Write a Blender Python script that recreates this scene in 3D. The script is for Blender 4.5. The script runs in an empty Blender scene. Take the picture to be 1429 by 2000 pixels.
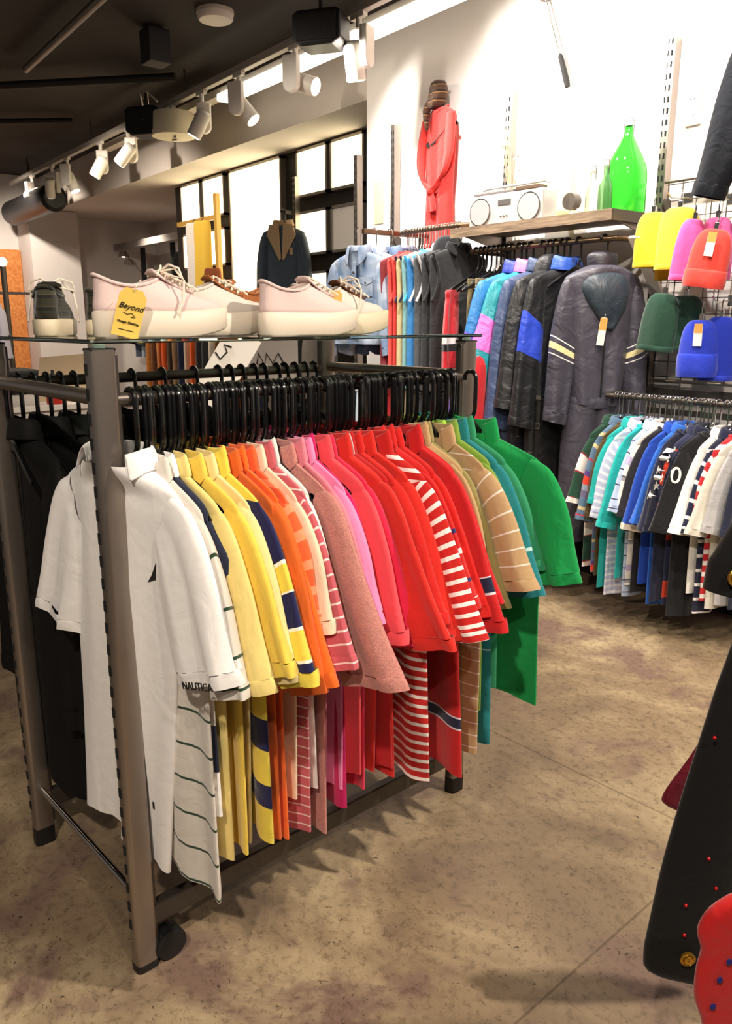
import bpy, bmesh, math, random
from mathutils import Vector, Matrix

# ------------------------------------------------------------------ camera, world, lights, exposure
SC = bpy.context.scene
COL = SC.collection
PI = math.pi
RAD = math.radians

cam_d = bpy.data.cameras.new('camera')
cam = bpy.data.objects.new('camera', cam_d)
COL.objects.link(cam)
cam.location = (0, 0, 1.40)
cam.rotation_euler = (RAD(90 - 13.4), 0, RAD(52.2))
cam_d.sensor_fit = 'VERTICAL'
cam_d.sensor_height = 36.0
cam_d.lens = 36.0 * 1550.0 / 2000.0
cam_d.clip_start = 0.02
SC.camera = cam

world = bpy.data.worlds.new('world')
SC.world = world
world.use_nodes = True
world.node_tree.nodes['Background'].inputs[0].default_value = (1.0, 0.93, 0.86, 1)
world.node_tree.nodes['Background'].inputs[1].default_value = 0.13

SC.view_settings.view_transform = 'Standard'
SC.view_settings.look = 'None'
SC.view_settings.gamma = 1.0
SC.view_settings.use_curve_mapping = False
SC.view_settings.exposure = 0.12

WARM = (1.0, 0.88, 0.74)
NEUT = (1.0, 0.94, 0.87)

def spot_light(name, loc, target, power, angle=90, blend=0.5, radius=0.05, color=WARM):
    l = bpy.data.lights.new(name, 'SPOT')
    l.energy = power
    l.spot_size = RAD(angle)
    l.spot_blend = blend
    l.shadow_soft_size = radius
    l.color = color
    o = bpy.data.objects.new(name, l)
    COL.objects.link(o)
    o.location = loc
    d = Vector(target) - Vector(loc)
    o.rotation_euler = d.to_track_quat('-Z', 'Y').to_euler()
    return o

# shop spotlights over the aisle (their tracks are above the frame)
spot_light('aisle_spot', (0.5, 2.3, 3.15), (-1.1, 1.1, 0.5), 390, 80, 0.4, 0.05)
spot_light('aisle_spot', (0.2, -0.9, 3.15), (-1.4, 0.7, 0.7), 250, 70, 0.5, 0.06)
spot_light('aisle_spot', (1.4, 0.3, 3.15), (-0.7, 1.3, 0.0), 110, 80, 0.4, 0.05)
spot_light('aisle_spot', (-1.3, 2.2, 3.15), (-2.2, 3.3, 0.7), 150, 85, 0.5, 0.05)
spot_light('aisle_spot', (-0.4, 1.5, 3.15), (-2.2, 3.2, 1.2), 150, 60, 0.5, 0.05)
spot_light('aisle_spot', (-3.2, 0.9, 3.15), (-2.9, 2.9, 0.9), 110, 75, 0.5, 0.05)
# wall washers on the near end of the track beside the white wall
spot_light('wall_spot', (-4.25, 3.0, 2.95), (-3.9, 3.7, 2.2), 130, 130, 0.8, 0.04, NEUT)
spot_light('wall_spot', (-3.1, 2.75, 3.05), (-3.0, 3.7, 2.2), 210, 115, 0.8, 0.04, NEUT)
spot_light('wall_spot', (-2.2, 2.75, 3.05), (-2.2, 3.7, 2.0), 120, 110, 0.8, 0.04, NEUT)
# far part of the shop
spot_light('far_spot', (-7.5, 2.0, 3.1), (-8.5, 3.8, 0.9), 220, 110, 0.6, 0.06)
spot_light('far_spot', (-10.5, 2.4, 3.1), (-11.5, 3.6, 1.2), 260, 120, 0.6, 0.06)
spot_light('far_spot', (-4.5, 1.2, 3.1), (-4.6, 3.2, 1.0), 160, 100, 0.6, 0.06)
spot_light('far_spot', (-10.8, 4.3, 2.7), (-10.8, 5.2, 1.2), 60, 120, 0.6, 0.06)

# ------------------------------------------------------------------ materials
def lin(h):
    h = h.lstrip('#')
    out = []
    for i in (0, 2, 4):
        c = int(h[i:i + 2], 16) / 255.0
        out.append(c / 12.92 if c <= 0.04045 else ((c + 0.055) / 1.055) ** 2.4)
    return (out[0], out[1], out[2], 1.0)

MATS = {}
def new_mat(name):
    m = bpy.data.materials.new(name)
    m.use_nodes = True
    nt = m.node_tree
    b = nt.nodes['Principled BSDF']
    return m, nt, b

def plain(name, hx, rough=0.5, metal=0.0, bump=0.0, bscale=200.0, var=0.0, coat=0.0, trans=0.0, ior=1.45, alpha=None):
    if name in MATS: return MATS[name]
    m, nt, b = new_mat(name)
    b.inputs['Base Color'].default_value = lin(hx)
    b.inputs['Roughness'].default_value = rough
    b.inputs['Metallic'].default_value = metal
    if coat: b.inputs['Coat Weight'].default_value = coat
    if trans:
        b.inputs['Transmission Weight'].default_value = trans
        b.inputs['IOR'].default_value = ior
    tc = nt.nodes.new('ShaderNodeTexCoord')
    if bump:
        n = nt.nodes.new('ShaderNodeTexNoise'); n.inputs['Scale'].default_value = bscale
        n.inputs['Detail'].default_value = 4
        nt.links.new(tc.outputs['Object'], n.inputs['Vector'])
        bp = nt.nodes.new('ShaderNodeBump'); bp.inputs['Strength'].default_value = bump
        bp.inputs['Distance'].default_value = 0.002
        nt.links.new(n.outputs['Fac'], bp.inputs['Height'])
        nt.links.new(bp.outputs['Normal'], b.inputs['Normal'])
    if var:
        n = nt.nodes.new('ShaderNodeTexNoise'); n.inputs['Scale'].default_value = 9
        n.inputs['Detail'].default_value = 5
        nt.links.new(tc.outputs['Object'], n.inputs['Vector'])
        h = nt.nodes.new('ShaderNodeMix'); h.data_type = 'RGBA'
        c = lin(hx)
        h.inputs['A'].default_value = (c[0] * (1 - var), c[1] * (1 - var), c[2] * (1 - var), 1)
        h.inputs['B'].default_value = (min(1, c[0] * (1 + var)), min(1, c[1] * (1 + var)), min(1, c[2] * (1 + var)), 1)
        nt.links.new(n.outputs['Fac'], h.inputs['Factor'])
        nt.links.new(h.outputs['Result'], b.inputs['Base Color'])
    MATS[name] = m
    return m

def glow(name, hx, strength):
    if name in MATS: return MATS[name]
    m, nt, b = new_mat(name)
    b.inputs['Base Color'].default_value = lin(hx)
    b.inputs['Emission Color'].default_value = lin(hx)
    b.inputs['Emission Strength'].default_value = strength
    MATS[name] = m
    return m

CLOTH_N = [0]
def cloth(hx, stripes=None, period=None, rough=0.9, heather=None, sheen=0.25, axis='Y', wrinkle=0.35, wscale=14.0):
    """Woven cloth. stripes: list of (start in metres along the garment, hex)."""
    if period is None: period = (max(q[0] for q in stripes) + .40) if stripes else 1.0
    key = ('cloth', hx, str(stripes), period, rough, heather, axis, wrinkle, wscale)
    if key in MATS: return MATS[key]
    CLOTH_N[0] += 1
    m, nt, b = new_mat('cloth_%d' % CLOTH_N[0])
    L = nt.links
    b.inputs['Roughness'].default_value = rough
    b.inputs['Sheen Weight'].default_value = sheen
    b.inputs['Sheen Roughness'].default_value = 0.5
    b.inputs['Specular IOR Level'].default_value = 0.25 if rough > .7 else 0.5
    tc = nt.nodes.new('ShaderNodeTexCoord')
    col = None
    if stripes:
        uv = nt.nodes.new('ShaderNodeUVMap')
        sp = nt.nodes.new('ShaderNodeSeparateXYZ'); L.new(uv.outputs['UV'], sp.inputs[0])
        mu = nt.nodes.new('ShaderNodeMath'); mu.operation = 'MULTIPLY'; mu.inputs[1].default_value = 1.0 / period
        L.new(sp.outputs[axis], mu.inputs[0])
        fr = nt.nodes.new('ShaderNodeMath'); fr.operation = 'FRACT'; L.new(mu.outputs[0], fr.inputs[0])
        cr = nt.nodes.new('ShaderNodeValToRGB'); cr.color_ramp.interpolation = 'CONSTANT'
        els = cr.color_ramp.elements
        els[0].position = 0; els[0].color = lin(stripes[0][1])
        els[1].position = stripes[1][0] / period; els[1].color = lin(stripes[1][1])
        for s in stripes[2:]:
            e = els.new(s[0] / period); e.color = lin(s[1])
        L.new(fr.outputs[0], cr.inputs['Fac'])
        col = cr.outputs['Color']
    else:
        rgb = nt.nodes.new('ShaderNodeRGB'); rgb.outputs[0].default_value = lin(hx); col = rgb.outputs[0]
    # fine dye variation
    n = nt.nodes.new('ShaderNodeTexNoise'); n.inputs['Scale'].default_value = 420 if heather else 60
    n.inputs['Detail'].default_value = 3
    L.new(tc.outputs['Object'], n.inputs['Vector'])
    mr = nt.nodes.new('ShaderNodeMapRange'); amt = heather if heather else 0.06
    mr.inputs['To Min'].default_value = 1 - amt; mr.inputs['To Max'].default_value = 1 + amt
    if heather: mr.inputs['From Min'].default_value = .3; mr.inputs['From Max'].default_value = .7
    L.new(n.outputs['Fac'], mr.inputs['Value'])
    mx = nt.nodes.new('ShaderNodeMix'); mx.data_type = 'RGBA'; mx.blend_type = 'MULTIPLY'
    mx.inputs['Factor'].default_value = 1
    L.new(col, mx.inputs['A']); L.new(mr.outputs['Result'], mx.inputs['B'])
    L.new(mx.outputs['Result'], b.inputs['Base Color'])
    # wrinkles + weave
    w = nt.nodes.new('ShaderNodeTexNoise'); w.inputs['Scale'].default_value = wscale; w.inputs['Detail'].default_value = 3
    w.inputs['Distortion'].default_value = 1.2
    L.new(tc.outputs['Object'], w.inputs['Vector'])
    b1 = nt.nodes.new('ShaderNodeBump'); b1.inputs['Strength'].default_value = wrinkle; b1.inputs['Distance'].default_value = 0.012
    L.new(w.outputs['Fac'], b1.inputs['Height'])
    w2 = nt.nodes.new('ShaderNodeTexNoise'); w2.inputs['Scale'].default_value = 700
    L.new(tc.outputs['Object'], w2.inputs['Vector'])
    b2 = nt.nodes.new('ShaderNodeBump'); b2.inputs['Strength'].default_value = 0.18; b2.inputs['Distance'].default_value = 0.001
    L.new(w2.outputs['Fac'], b2.inputs['Height']); L.new(b1.outputs['Normal'], b2.inputs['Normal'])
    L.new(b2.outputs['Normal'], b.inputs['Normal'])
    MATS[key] = m
    return m

def floor_material():
    m, nt, b = new_mat('polished_concrete')
    L = nt.links
    tc = nt.nodes.new('ShaderNodeTexCoord')
    def noise(scale, detail=6, rough=.6, dist=0.0):
        n = nt.nodes.new('ShaderNodeTexNoise'); n.inputs['Scale'].default_value = scale
        n.inputs['Detail'].default_value = detail; n.inputs['Roughness'].default_value = rough
        n.inputs['Distortion'].default_value = dist
        L.new(tc.outputs['Object'], n.inputs['Vector']); return n
    def ramp(src, pts):
        r = nt.nodes.new('ShaderNodeValToRGB')
        e = r.color_ramp.elements
        e[0].position, e[0].color = pts[0][0], lin(pts[0][1])
        e[1].position, e[1].color = pts[1][0], lin(pts[1][1])
        for p in pts[2:]:
            x = e.new(p[0]); x.color = lin(p[1])
        L.new(src, r.inputs['Fac']); return r
    def mix(a, bb, fac, mode='MIX'):
        x = nt.nodes.new('ShaderNodeMix'); x.data_type = 'RGBA'; x.blend_type = mode
        L.new(a, x.inputs['A']); L.new(bb, x.inputs['B'])
        if hasattr(fac, 'node'): L.new(fac, x.inputs['Factor'])
        else: x.inputs['Factor'].default_value = fac
        return x.outputs['Result']
    base = ramp(noise(1.6, 7, .62, .6).outputs['Fac'], [(.3, '#665548'), (.48, '#8e7a60'), (.62, '#b09c7c')])
    pur = ramp(noise(2.3, 5, .6, .4).outputs['Fac'], [(.52, '#000000'), (.60, '#ffffff')])
    rgb = nt.nodes.new('ShaderNodeRGB'); rgb.outputs[0].default_value = lin('#7c6558')
    c = mix(base.outputs['Color'], rgb.outputs[0], pur.outputs['Color'])
    fine = ramp(noise(38, 6, .75).outputs['Fac'], [(.36, '#6f6253'), (.5, '#ffffff')])
    c = mix(c, fine.outputs['Color'], .45, 'MULTIPLY')
    vn = noise(55, 3, .6, 2.0)
    spots = ramp(vn.outputs['Fac'], [(.29, '#3a3028'), (.36, '#ffffff')])
    c = mix(c, spots.outputs['Color'], .8, 'MULTIPLY')
    # large joint lines, about 1.2 m apart
    br = nt.nodes.new('ShaderNodeTexBrick')
    br.offset = 0.0
    br.inputs['Scale'].default_value = 1.0
    br.inputs['Brick Width'].default_value = 2.4; br.inputs['Row Height'].default_value = 2.4
    br.inputs['Mortar Size'].default_value = 0.0035; br.inputs['Mortar Smooth'].default_value = 0.3
    br.inputs['Color1'].default_value = (1, 1, 1, 1); br.inputs['Color2'].default_value = (1, 1, 1, 1)
    br.inputs['Mortar'].default_value = (.35, .3, .26, 1)
    mp = nt.nodes.new('ShaderNodeMapping'); mp.inputs['Location'].default_value = (0.808, -2.01, 0)
    mp.inputs['Rotation'].default_value = (0, 0, RAD(-3.4))
    L.new(tc.outputs['Object'], mp.inputs['Vector']); L.new(mp.outputs['Vector'], br.inputs['Vector'])
    c = mix(c, br.outputs['Color'], .6, 'MULTIPLY')
    L.new(c, b.inputs['Base Color'])
    rr = nt.nodes.new('ShaderNodeMapRange'); rr.inputs['To Min'].default_value = .32; rr.inputs['To Max'].default_value = .62
    L.new(noise(6, 5).outputs['Fac'], rr.inputs['Value']); L.new(rr.outputs['Result'], b.inputs['Roughness'])
    bp = nt.nodes.new('ShaderNodeBump'); bp.inputs['Strength'].default_value = .12; bp.inputs['Distance'].default_value = .004
    L.new(noise(45, 6).outputs['Fac'], bp.inputs['Height']); L.new(bp.outputs['Normal'], b.inputs['Normal'])
    return m

def wood_material(name, a, bcol, scale=6.0, rough=.5, rot=(0, 0, 0)):
    if name in MATS: return MATS[name]
    m, nt, b = new_mat(name)
    L = nt.links
    tc = nt.nodes.new('ShaderNodeTexCoord')
    mp = nt.nodes.new('ShaderNodeMapping'); mp.inputs['Scale'].default_value = (1, 9, 9)
    mp.inputs['Rotation'].default_value = rot
    L.new(tc.outputs['Object'], mp.inputs['Vector'])
    n = nt.nodes.new('ShaderNodeTexNoise'); n.inputs['Scale'].default_value = scale; n.inputs['Detail'].default_value = 6
    n.inputs['Distortion'].default_value = .8
    L.new(mp.outputs['Vector'], n.inputs['Vector'])
    r = nt.nodes.new('ShaderNodeValToRGB')
    r.color_ramp.elements[0].position = .35; r.color_ramp.elements[0].color = lin(a)
    r.color_ramp.elements[1].position = .65; r.color_ramp.elements[1].color = lin(bcol)
    L.new(n.outputs['Fac'], r.inputs['Fac']); L.new(r.outputs['Color'], b.inputs['Base Color'])
    b.inputs['Roughness'].default_value = rough
    MATS[name] = m
    return m

def denim(hx, hx2):
    key = 'denim' + hx
    if key in MATS: return MATS[key]
    m, nt, b = new_mat(key)
    L = nt.links
    tc = nt.nodes.new('ShaderNodeTexCoord')
    n = nt.nodes.new('ShaderNodeTexNoise'); n.inputs['Scale'].default_value = 9; n.inputs['Detail'].default_value = 7
    L.new(tc.outputs['Object'], n.inputs['Vector'])
    r = nt.nodes.new('ShaderNodeValToRGB')
    r.color_ramp.elements[0].position = .35; r.color_ramp.elements[0].color = lin(hx)
    r.color_ramp.elements[1].position = .68; r.color_ramp.elements[1].color = lin(hx2)
    L.new(n.outputs['Fac'], r.inputs['Fac']); L.new(r.outputs['Color'], b.inputs['Base Color'])
    b.inputs['Roughness'].default_value = .9
    bp = nt.nodes.new('ShaderNodeBump'); bp.inputs['Strength'].default_value = .5; bp.inputs['Distance'].default_value = .01
    L.new(n.outputs['Fac'], bp.inputs['Height']); L.new(bp.outputs['Normal'], b.inputs['Normal'])
    MATS[key] = m
    return m

STEEL = plain('dark_brushed_steel', '#a0958c', .34, .9, .05, 90)
STEELD = plain('dark_grey_steel', '#57504a', .42, .7)
CHROME = plain('chrome', '#c9c6c2', .16, 1.0)
BLACKP = plain('black_plastic', '#0b0b0c', .26, 0, coat=.3)
BLACKM = plain('black_matte', '#101011', .6)
RUBBER = plain('black_rubber', '#111112', .45)
SLOTM = plain('slot_black', '#050505', .9)
WHITEP = plain('white_paint_metal', '#e9e1d6', .45)
WALLW = plain('white_wall_paint', '#ece6e2', .75, 0, .15, 60, .02)
SOFFIT = plain('offwhite_plaster', '#cfc4ba', .8, 0, .15, 60, .03)
CEIL = plain('dark_ceiling_paint', '#29211d', .85, 0, .2, 30, .08)
GREYW = plain('pale_grey_paint', '#cfc7c2', .8, 0, .1, 50, .03)
WOODP = wood_material('shelf_wood', '#7a6450', '#a58d72', 5)
OAK = wood_material('pale_oak', '#b98d58', '#d8b07a', 4)
DOORW = wood_material('orange_door_wood', '#b86a2f', '#d68d4c', 3, .45, (0, RAD(90), 0))
BROWN = plain('black_brown_panel', '#17120f', .5)
ALU = plain('aluminium', '#a9a29a', .35, .8)
GLASSM = plain('clear_green_glass', '#d8efe2', .02, 0, trans=1.0)
GOLD = plain('gold_metal', '#c79a3a', .3, .9, .4, 300)
TAGY = plain('yellow_card', '#e8c25a', .7)
TAGW = plain('white_card', '#efe9df', .7)
TAGO = plain('orange_card', '#e0a050', .7)
INK = plain('black_ink', '#15120f', .8)

# ------------------------------------------------------------------ mesh helpers
class MB:
    """Collects geometry for ONE mesh object."""
    def __init__(s): s.v = []; s.f = []; s.uv = []
    def add(s, vs, fs, uvs=None):
        o = len(s.v); s.v += [tuple(p) for p in vs]
        for k, f in enumerate(fs):
            s.f.append(tuple(i + o for i in f))
            s.uv.append(uvs[k] if uvs else None)
        return s
    def box(s, c, d, rz=0.0, rx=0.0, ry=0.0):
        M = Matrix.Rotation(rz, 3, 'Z') @ Matrix.Rotation(ry, 3, 'Y') @ Matrix.Rotation(rx, 3, 'X')
        vs = []
        for x in (-.5, .5):
            for y in (-.5, .5):
                for z in (-.5, .5):
                    vs.append(Vector(c) + M @ Vector((x * d[0], y * d[1], z * d[2])))
        return s.add(vs, [(0, 1, 3, 2), (4, 6, 7, 5), (0, 4, 5, 1), (2, 3, 7, 6), (0, 2, 6, 4), (1, 5, 7, 3)])
    def bar(s, a, b, w, h):
        """Rectangular bar from a to b (w horizontal, h vertical-ish)."""
        a = Vector(a); b = Vector(b); d = (b - a).normalized()
        up = Vector((0, 0, 1)) if abs(d.z) < .95 else Vector((0, 1, 0))
        x = d.cross(up).normalized(); y = x.cross(d)
        vs = []
        for p in (a, b):
            for sx, sy in ((-1, -1), (1, -1), (1, 1), (-1, 1)):
                vs.append(p + x * sx * w / 2 + y * sy * h / 2)
        return s.add(vs, [(0, 1, 2, 3), (7, 6, 5, 4), (0, 4, 5, 1), (1, 5, 6, 2), (2, 6, 7, 3), (3, 7, 4, 0)])
    def tube(s, pts, r, n=10, closed=False, flat=1.0):
        pts = [Vector(p) for p in pts]
        rings = []
        N = len(pts)
        prev = None
        for i, p in enumerate(pts):
            if closed: d = pts[(i + 1) % N] - pts[i - 1]
            else: d = pts[min(i + 1, N - 1)] - pts[max(i - 1, 0)]
            d.normalize()
            if prev is None:
                up = Vector((0, 0, 1)) if abs(d.z) < .9 else Vector((0, 1, 0))
                x = d.cross(up).normalized()
            else:
                x = (prev - d * prev.dot(d))
                x = x.normalized() if x.length > 1e-6 else d.orthogonal().normalized()
            prev = x
            y = d.cross(x)
            rr = r[i] if isinstance(r, (list, tuple)) else r
            rings.append([p + x * math.cos(2 * PI * k / n) * rr + y * math.sin(2 * PI * k / n) * rr * flat for k in range(n)])
        return s.loft(rings, closed_path=closed, cap=not closed)
    def loft(s, rings, closed_path=False, cap=True, cap0=None, cap1=None, ring_closed=True, vlen=None, v0=0.0):
        n = len(rings[0]); m = len(rings)
        vs = [p for r in rings for p in r]
        fs = []; uvs = []
        if vlen is None:
            vlen = [v0]
            for j in range(1, m):
                a = sum((Vector(p) for p in rings[j - 1]), Vector()) / n
                b = sum((Vector(p) for p in rings[j]), Vector()) / n
                vlen.append(vlen[-1] + (b - a).length)
        mm = m if closed_path else m - 1
        nn = n if ring_closed else n - 1
        for j in range(mm):
            j2 = (j + 1) % m
            for i in range(nn):
                i2 = (i + 1) % n
                fs.append((j * n + i, j * n + i2, j2 * n + i2, j2 * n + i))
                u0, u1 = i / n, (i + 1) / n
                va, vb = vlen[j], vlen[j2]
                uvs.append(((u0, va), (u1, va), (u1, vb), (u0, vb)))
        c0 = cap if cap0 is None else cap0
        c1 = cap if cap1 is None else cap1
        if c0 and ring_closed: fs.append(tuple(range(n - 1, -1, -1))); uvs.append([(.5, vlen[0])] * n)
        if c1 and ring_closed: fs.append(tuple((m - 1) * n + i for i in range(n))); uvs.append([(.5, vlen[-1])] * n)
        return s.add(vs, fs, uvs)
    def cyl(s, a, b, r, n=20, r2=None):
        a = Vector(a); b = Vector(b); d = (b - a).normalized()
        x = d.orthogonal().normalized(); y = d.cross(x)
        r2 = r if r2 is None else r2
        R = [[p + x * math.cos(2 * PI * k / n) * q + y * math.sin(2 * PI * k / n) * q for k in range(n)] for p, q in ((a, r), (b, r2))]
        return s.loft(R)
    def lathe(s, prof, c=(0, 0, 0), n=32, cap0=False, cap1=False):
        R = [[Vector((c[0] + r * math.cos(2 * PI * k / n), c[1] + r * math.sin(2 * PI * k / n), c[2] + z)) for k in range(n)] for r, z in prof]
        return s.loft(R, cap0=cap0, cap1=cap1)
    def ball(s, c, r, n=12, m=8):
        prof = [(max(1e-4, r * math.sin(PI * j / m)), -r * math.cos(PI * j / m)) for j in range(m + 1)]
        return s.lathe(prof, c, n)
    def prism(s, pts, t, plane='xz', c=(0, 0, 0)):
        """Extrude a 2D outline by thickness t."""
        n = len(pts); vs = []
        for o in (-t / 2, t / 2):
            for a, b in pts:
                if plane == 'xz': vs.append((c[0] + a, c[1] + o, c[2] + b))
                elif plane == 'xy': vs.append((c[0] + a, c[1] + b, c[2] + o))
                else: vs.append((c[0] + o, c[1] + a, c[2] + b))
        fs = [tuple(range(n)), tuple(range(2 * n - 1, n - 1, -1))]
        for i in range(n):
            j = (i + 1) % n
            fs.append((i, j, n + j, n + i))
        return s.add(vs, fs)
    def xform(s, M):
        s.v = [tuple(M @ Vector(p)) for p in s.v]; return s
    def build(s, name, mat, parent=None, smooth=True, bevel=0.0, sub=0, solid=0.0, loc=None, angle=40):
        me = bpy.data.meshes.new(name)
        me.from_pydata(s.v, [], s.f)
        uvl = me.uv_layers.new(name='UVMap')
        k = 0
        for f, u in zip(s.f, s.uv):
            for i in range(len(f)):
                if u: uvl.data[k].uv = u[i]
                k += 1
        bm = bmesh.new(); bm.from_mesh(me)
        bmesh.ops.recalc_face_normals(bm, faces=bm.faces)
        bm.to_mesh(me); bm.free()
        me.materials.append(mat)
        if smooth:
            me.polygons.foreach_set('use_smooth', [True] * len(me.polygons))
            if angle < 180 and not bevel:
                try: me.set_sharp_from_angle(angle=RAD(angle))
                except Exception: pass
        else:
            me.polygons.foreach_set('use_smooth', [False] * len(me.polygons))
        o = bpy.data.objects.new(name, me)
        COL.objects.link(o)
        if parent is not None: o.parent = parent
        if loc is not None: o.location = loc
        if bevel:
            b = o.modifiers.new('bevel', 'BEVEL'); b.width = bevel; b.segments = 2; b.limit_method = 'ANGLE'; b.angle_limit = RAD(50)
            me.polygons.foreach_set('use_smooth', [False] * len(me.polygons))
        if solid:
            q = o.modifiers.new('solidify', 'SOLIDIFY'); q.thickness = solid; q.offset = 0
        if sub:
            q = o.modifiers.new('subsurf', 'SUBSURF'); q.levels = sub; q.render_levels = sub
        return o

def inlay(o, mb, mat):
    """Adds a pressed-in surface pattern (slots) to a part's own mesh as a second material."""
    me = o.data; me.materials.append(mat); idx = len(me.materials) - 1
    bm = bmesh.new(); bm.from_mesh(me)
    vs = [bm.verts.new(p) for p in mb.v]
    for f in mb.f:
        q = bm.faces.new([vs[i] for i in f]); q.material_index = idx; q.smooth = False
    bm.to_mesh(me); bm.free()

def tag(o, label, cat, group=None, kind=None):
    o['label'] = label
    if cat: o['category'] = cat
    if group: o['group'] = group
    if kind: o['kind'] = kind
    return o

def thing(name, label, cat, loc=(0, 0, 0), rz=0.0, group=None):
    o = bpy.data.objects.new(name, None)
    o.empty_display_size = .05
    COL.objects.link(o)
    o.location = loc
    o.rotation_euler = (0, 0, rz)
    return tag(o, label, cat, group)

def struct(o):
    o['kind'] = 'structure'; return o

def dup(root, loc, rz, label=None, group=None):
    r = root.copy(); COL.objects.link(r); r.location = loc; r.rotation_euler = (0, 0, rz)
    if label: r['label'] = label
    if group: r['group'] = group
    for ch in list(root.children):
        c = ch.copy(); COL.objects.link(c); c.parent = r
        for g in list(ch.children):
            d = g.copy(); COL.objects.link(d); d.parent = c
    return r

def text_mesh(s, size, extrude=0.0008, font_shear=0.0):
    cu = bpy.data.curves.new('lettering', 'FONT')
    cu.body = s; cu.size = size; cu.extrude = extrude; cu.align_x = 'CENTER'; cu.align_y = 'CENTER'; cu.shear = font_shear
    o = bpy.data.objects.new('lettering', cu); COL.objects.link(o)
    dg = bpy.context.evaluated_depsgraph_get()
    me = bpy.data.meshes.new_from_object(o.evaluated_get(dg))
    bpy.data.objects.remove(o)
    return me

def lettering(name, s, size, mat, M, parent, shear=0.0):
    me = text_mesh(s, size, font_shear=shear)
    me.transform(M)
    me.materials.append(mat)
    o = bpy.data.objects.new(name, me); COL.objects.link(o); o.parent = parent
    return o

def catmull(rows, m):
    """Resample rows (tuples of floats) to m+1 rows, Catmull-Rom."""
    n = len(rows); out = []
    for j in range(m + 1):
        t = j / m * (n - 1); i = min(int(t), n - 2); f = t - i
        p0 = rows[max(i - 1, 0)]; p1 = rows[i]; p2 = rows[i + 1]; p3 = rows[min(i + 2, n - 1)]
        out.append(tuple(.5 * ((2 * b) + (-a + c) * f + (2 * a - 5 * b + 4 * c - d) * f * f + (-a + 3 * b - 3 * c + d) * f ** 3)
                         for a, b, c, d in zip(p0, p1, p2, p3)))
    return out

def sweep(mb, rows, n=28, m=20, p=2.2, fold=0.0, ff=3.0, seed=0, cap0=False, cap1=False, g0=.15, hemwave=0.0, v0=0.0):
    """Draped tube. rows: (cx, cy, cz, angle, half width, half thickness); the width lies in the local xz plane."""
    rnd = random.Random(seed)
    ph = [rnd.uniform(0, 6.28) for _ in range(5)]
    f2 = ff * rnd.uniform(1.5, 2.1)
    rs = catmull(rows, m)
    rings = []
    for j, (cx, cy, cz, ang, a, b) in enumerate(rs):
        g = g0 + (1 - g0) * j / m
        ca, sa = math.cos(ang), math.sin(ang)
        ring = []
        for i in range(n):
            th = 2 * PI * i / n
            c, s_ = math.cos(th), math.sin(th)
            xa = math.copysign(abs(c) ** (2 / p), c)
            yb = math.copysign(abs(s_) ** (2 / p), s_) * b
            w = math.sin(ff * xa * 1.6 + ph[0] + 1.1 * j / m) + .5 * math.sin(f2 * xa * 1.6 + ph[1] - 1.7 * j / m)
            dy = fold * g * w
            dz = hemwave * g * g * math.sin(2.2 * xa + ph[2])
            x = xa * a
            ring.append(Vector((cx + x * ca, cy + yb + dy, cz + x * sa + dz)))
        rings.append(ring)
    mb.loft(rings, cap0=cap0, cap1=cap1, v0=v0)
    return mb

# ------------------------------------------------------------------ the room
FLOOR = floor_material()
WY = 3.70                     # white wall
struct(MB().box((-5.0, 1.6, -.05), (20, 10, .1)).build('floor', FLOOR, smooth=False))
struct(MB().box((-5.0, 0.9, 3.45), (20, 8.6, .1)).build('ceiling', CEIL, smooth=False))
struct(MB().box((-1.13, WY + .06, 1.7), (7.26, .12, 3.4)).build('wall_right', WALLW, smooth=False))
# beam over the recess, flush with the white wall
struct(MB().box((-8.63, 4.6, 3.154), (7.74, 1.8, .492)).build('trim_1', SOFFIT, smooth=False))
struct(MB().box((-12.4, 2.0, 1.7), (.12, 8.0, 3.4)).build('wall_back', GREYW, smooth=False))
struct(MB().box((-8.6, 5.45, 1.5), (7.5, .12, 3.0)).build('wall_recess', GREYW, smooth=False))
# pale pillar at the back and the dropped bar across the recess
struct(MB().box((-12.05, 3.68, 1.45), (.6, .66, 2.9)).build('wall_pillar', GREYW, smooth=False))
struct(MB().box((-10.6, 4.75, 2.5), (3.3, .12, .09)).build('trim_2', plain('grey_bar_paint', '#8f8781', .6), smooth=False))
d = struct(MB().box((-12.3, 2.72, 1.2), (.08, 1.25, 2.4)).build('door_1', DOORW, smooth=False, bevel=.004))
MB().bar((-12.25, 2.35, .02), (-12.25, 2.35, 2.38), .012, .02).build('door_groove', plain('groove_brown', '#7a431c', .7), d, smooth=False)
MB().bar((-12.25, 2.75, .02), (-12.25, 2.75, 2.38), .012, .02).build('door_groove', MATS['groove_brown'], d, smooth=False)

# ---- lit panel wall inside the recess
PY = 4.23
struct(MB().box((-7.08, PY + .05, 1.454), (3.9, .1, 2.908)).build('wall_panel', BROWN, smooth=False))
LIT = glow('lit_panel_warm', '#fff0c6', 4.2)
UNLIT = plain('unlit_panel', '#d9d2cc', .5)
def light_box(x0, x1, z0, z1, lit, label, group):
    t = thing('light_box', label, 'light panel', ((x0 + x1) / 2, PY - .03, z0), 0, group)
    w, h = x1 - x0, z1 - z0
    fm = MB()
    e = .022
    fm.box((0, 0, e / 2), (w, .06, e)); fm.box((0, 0, h - e / 2), (w, .06, e))
    fm.box((-w / 2 + e / 2, 0, h / 2), (e, .06, h)); fm.box((w / 2 - e / 2, 0, h / 2), (e, .06, h))
    fm.build('frame', ALU, t, smooth=False)
    MB().box((0, .0, h / 2), (w - .046, .03, h - .046)).build('diffuser', LIT if lit else UNLIT, t, smooth=False)
    return t
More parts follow.
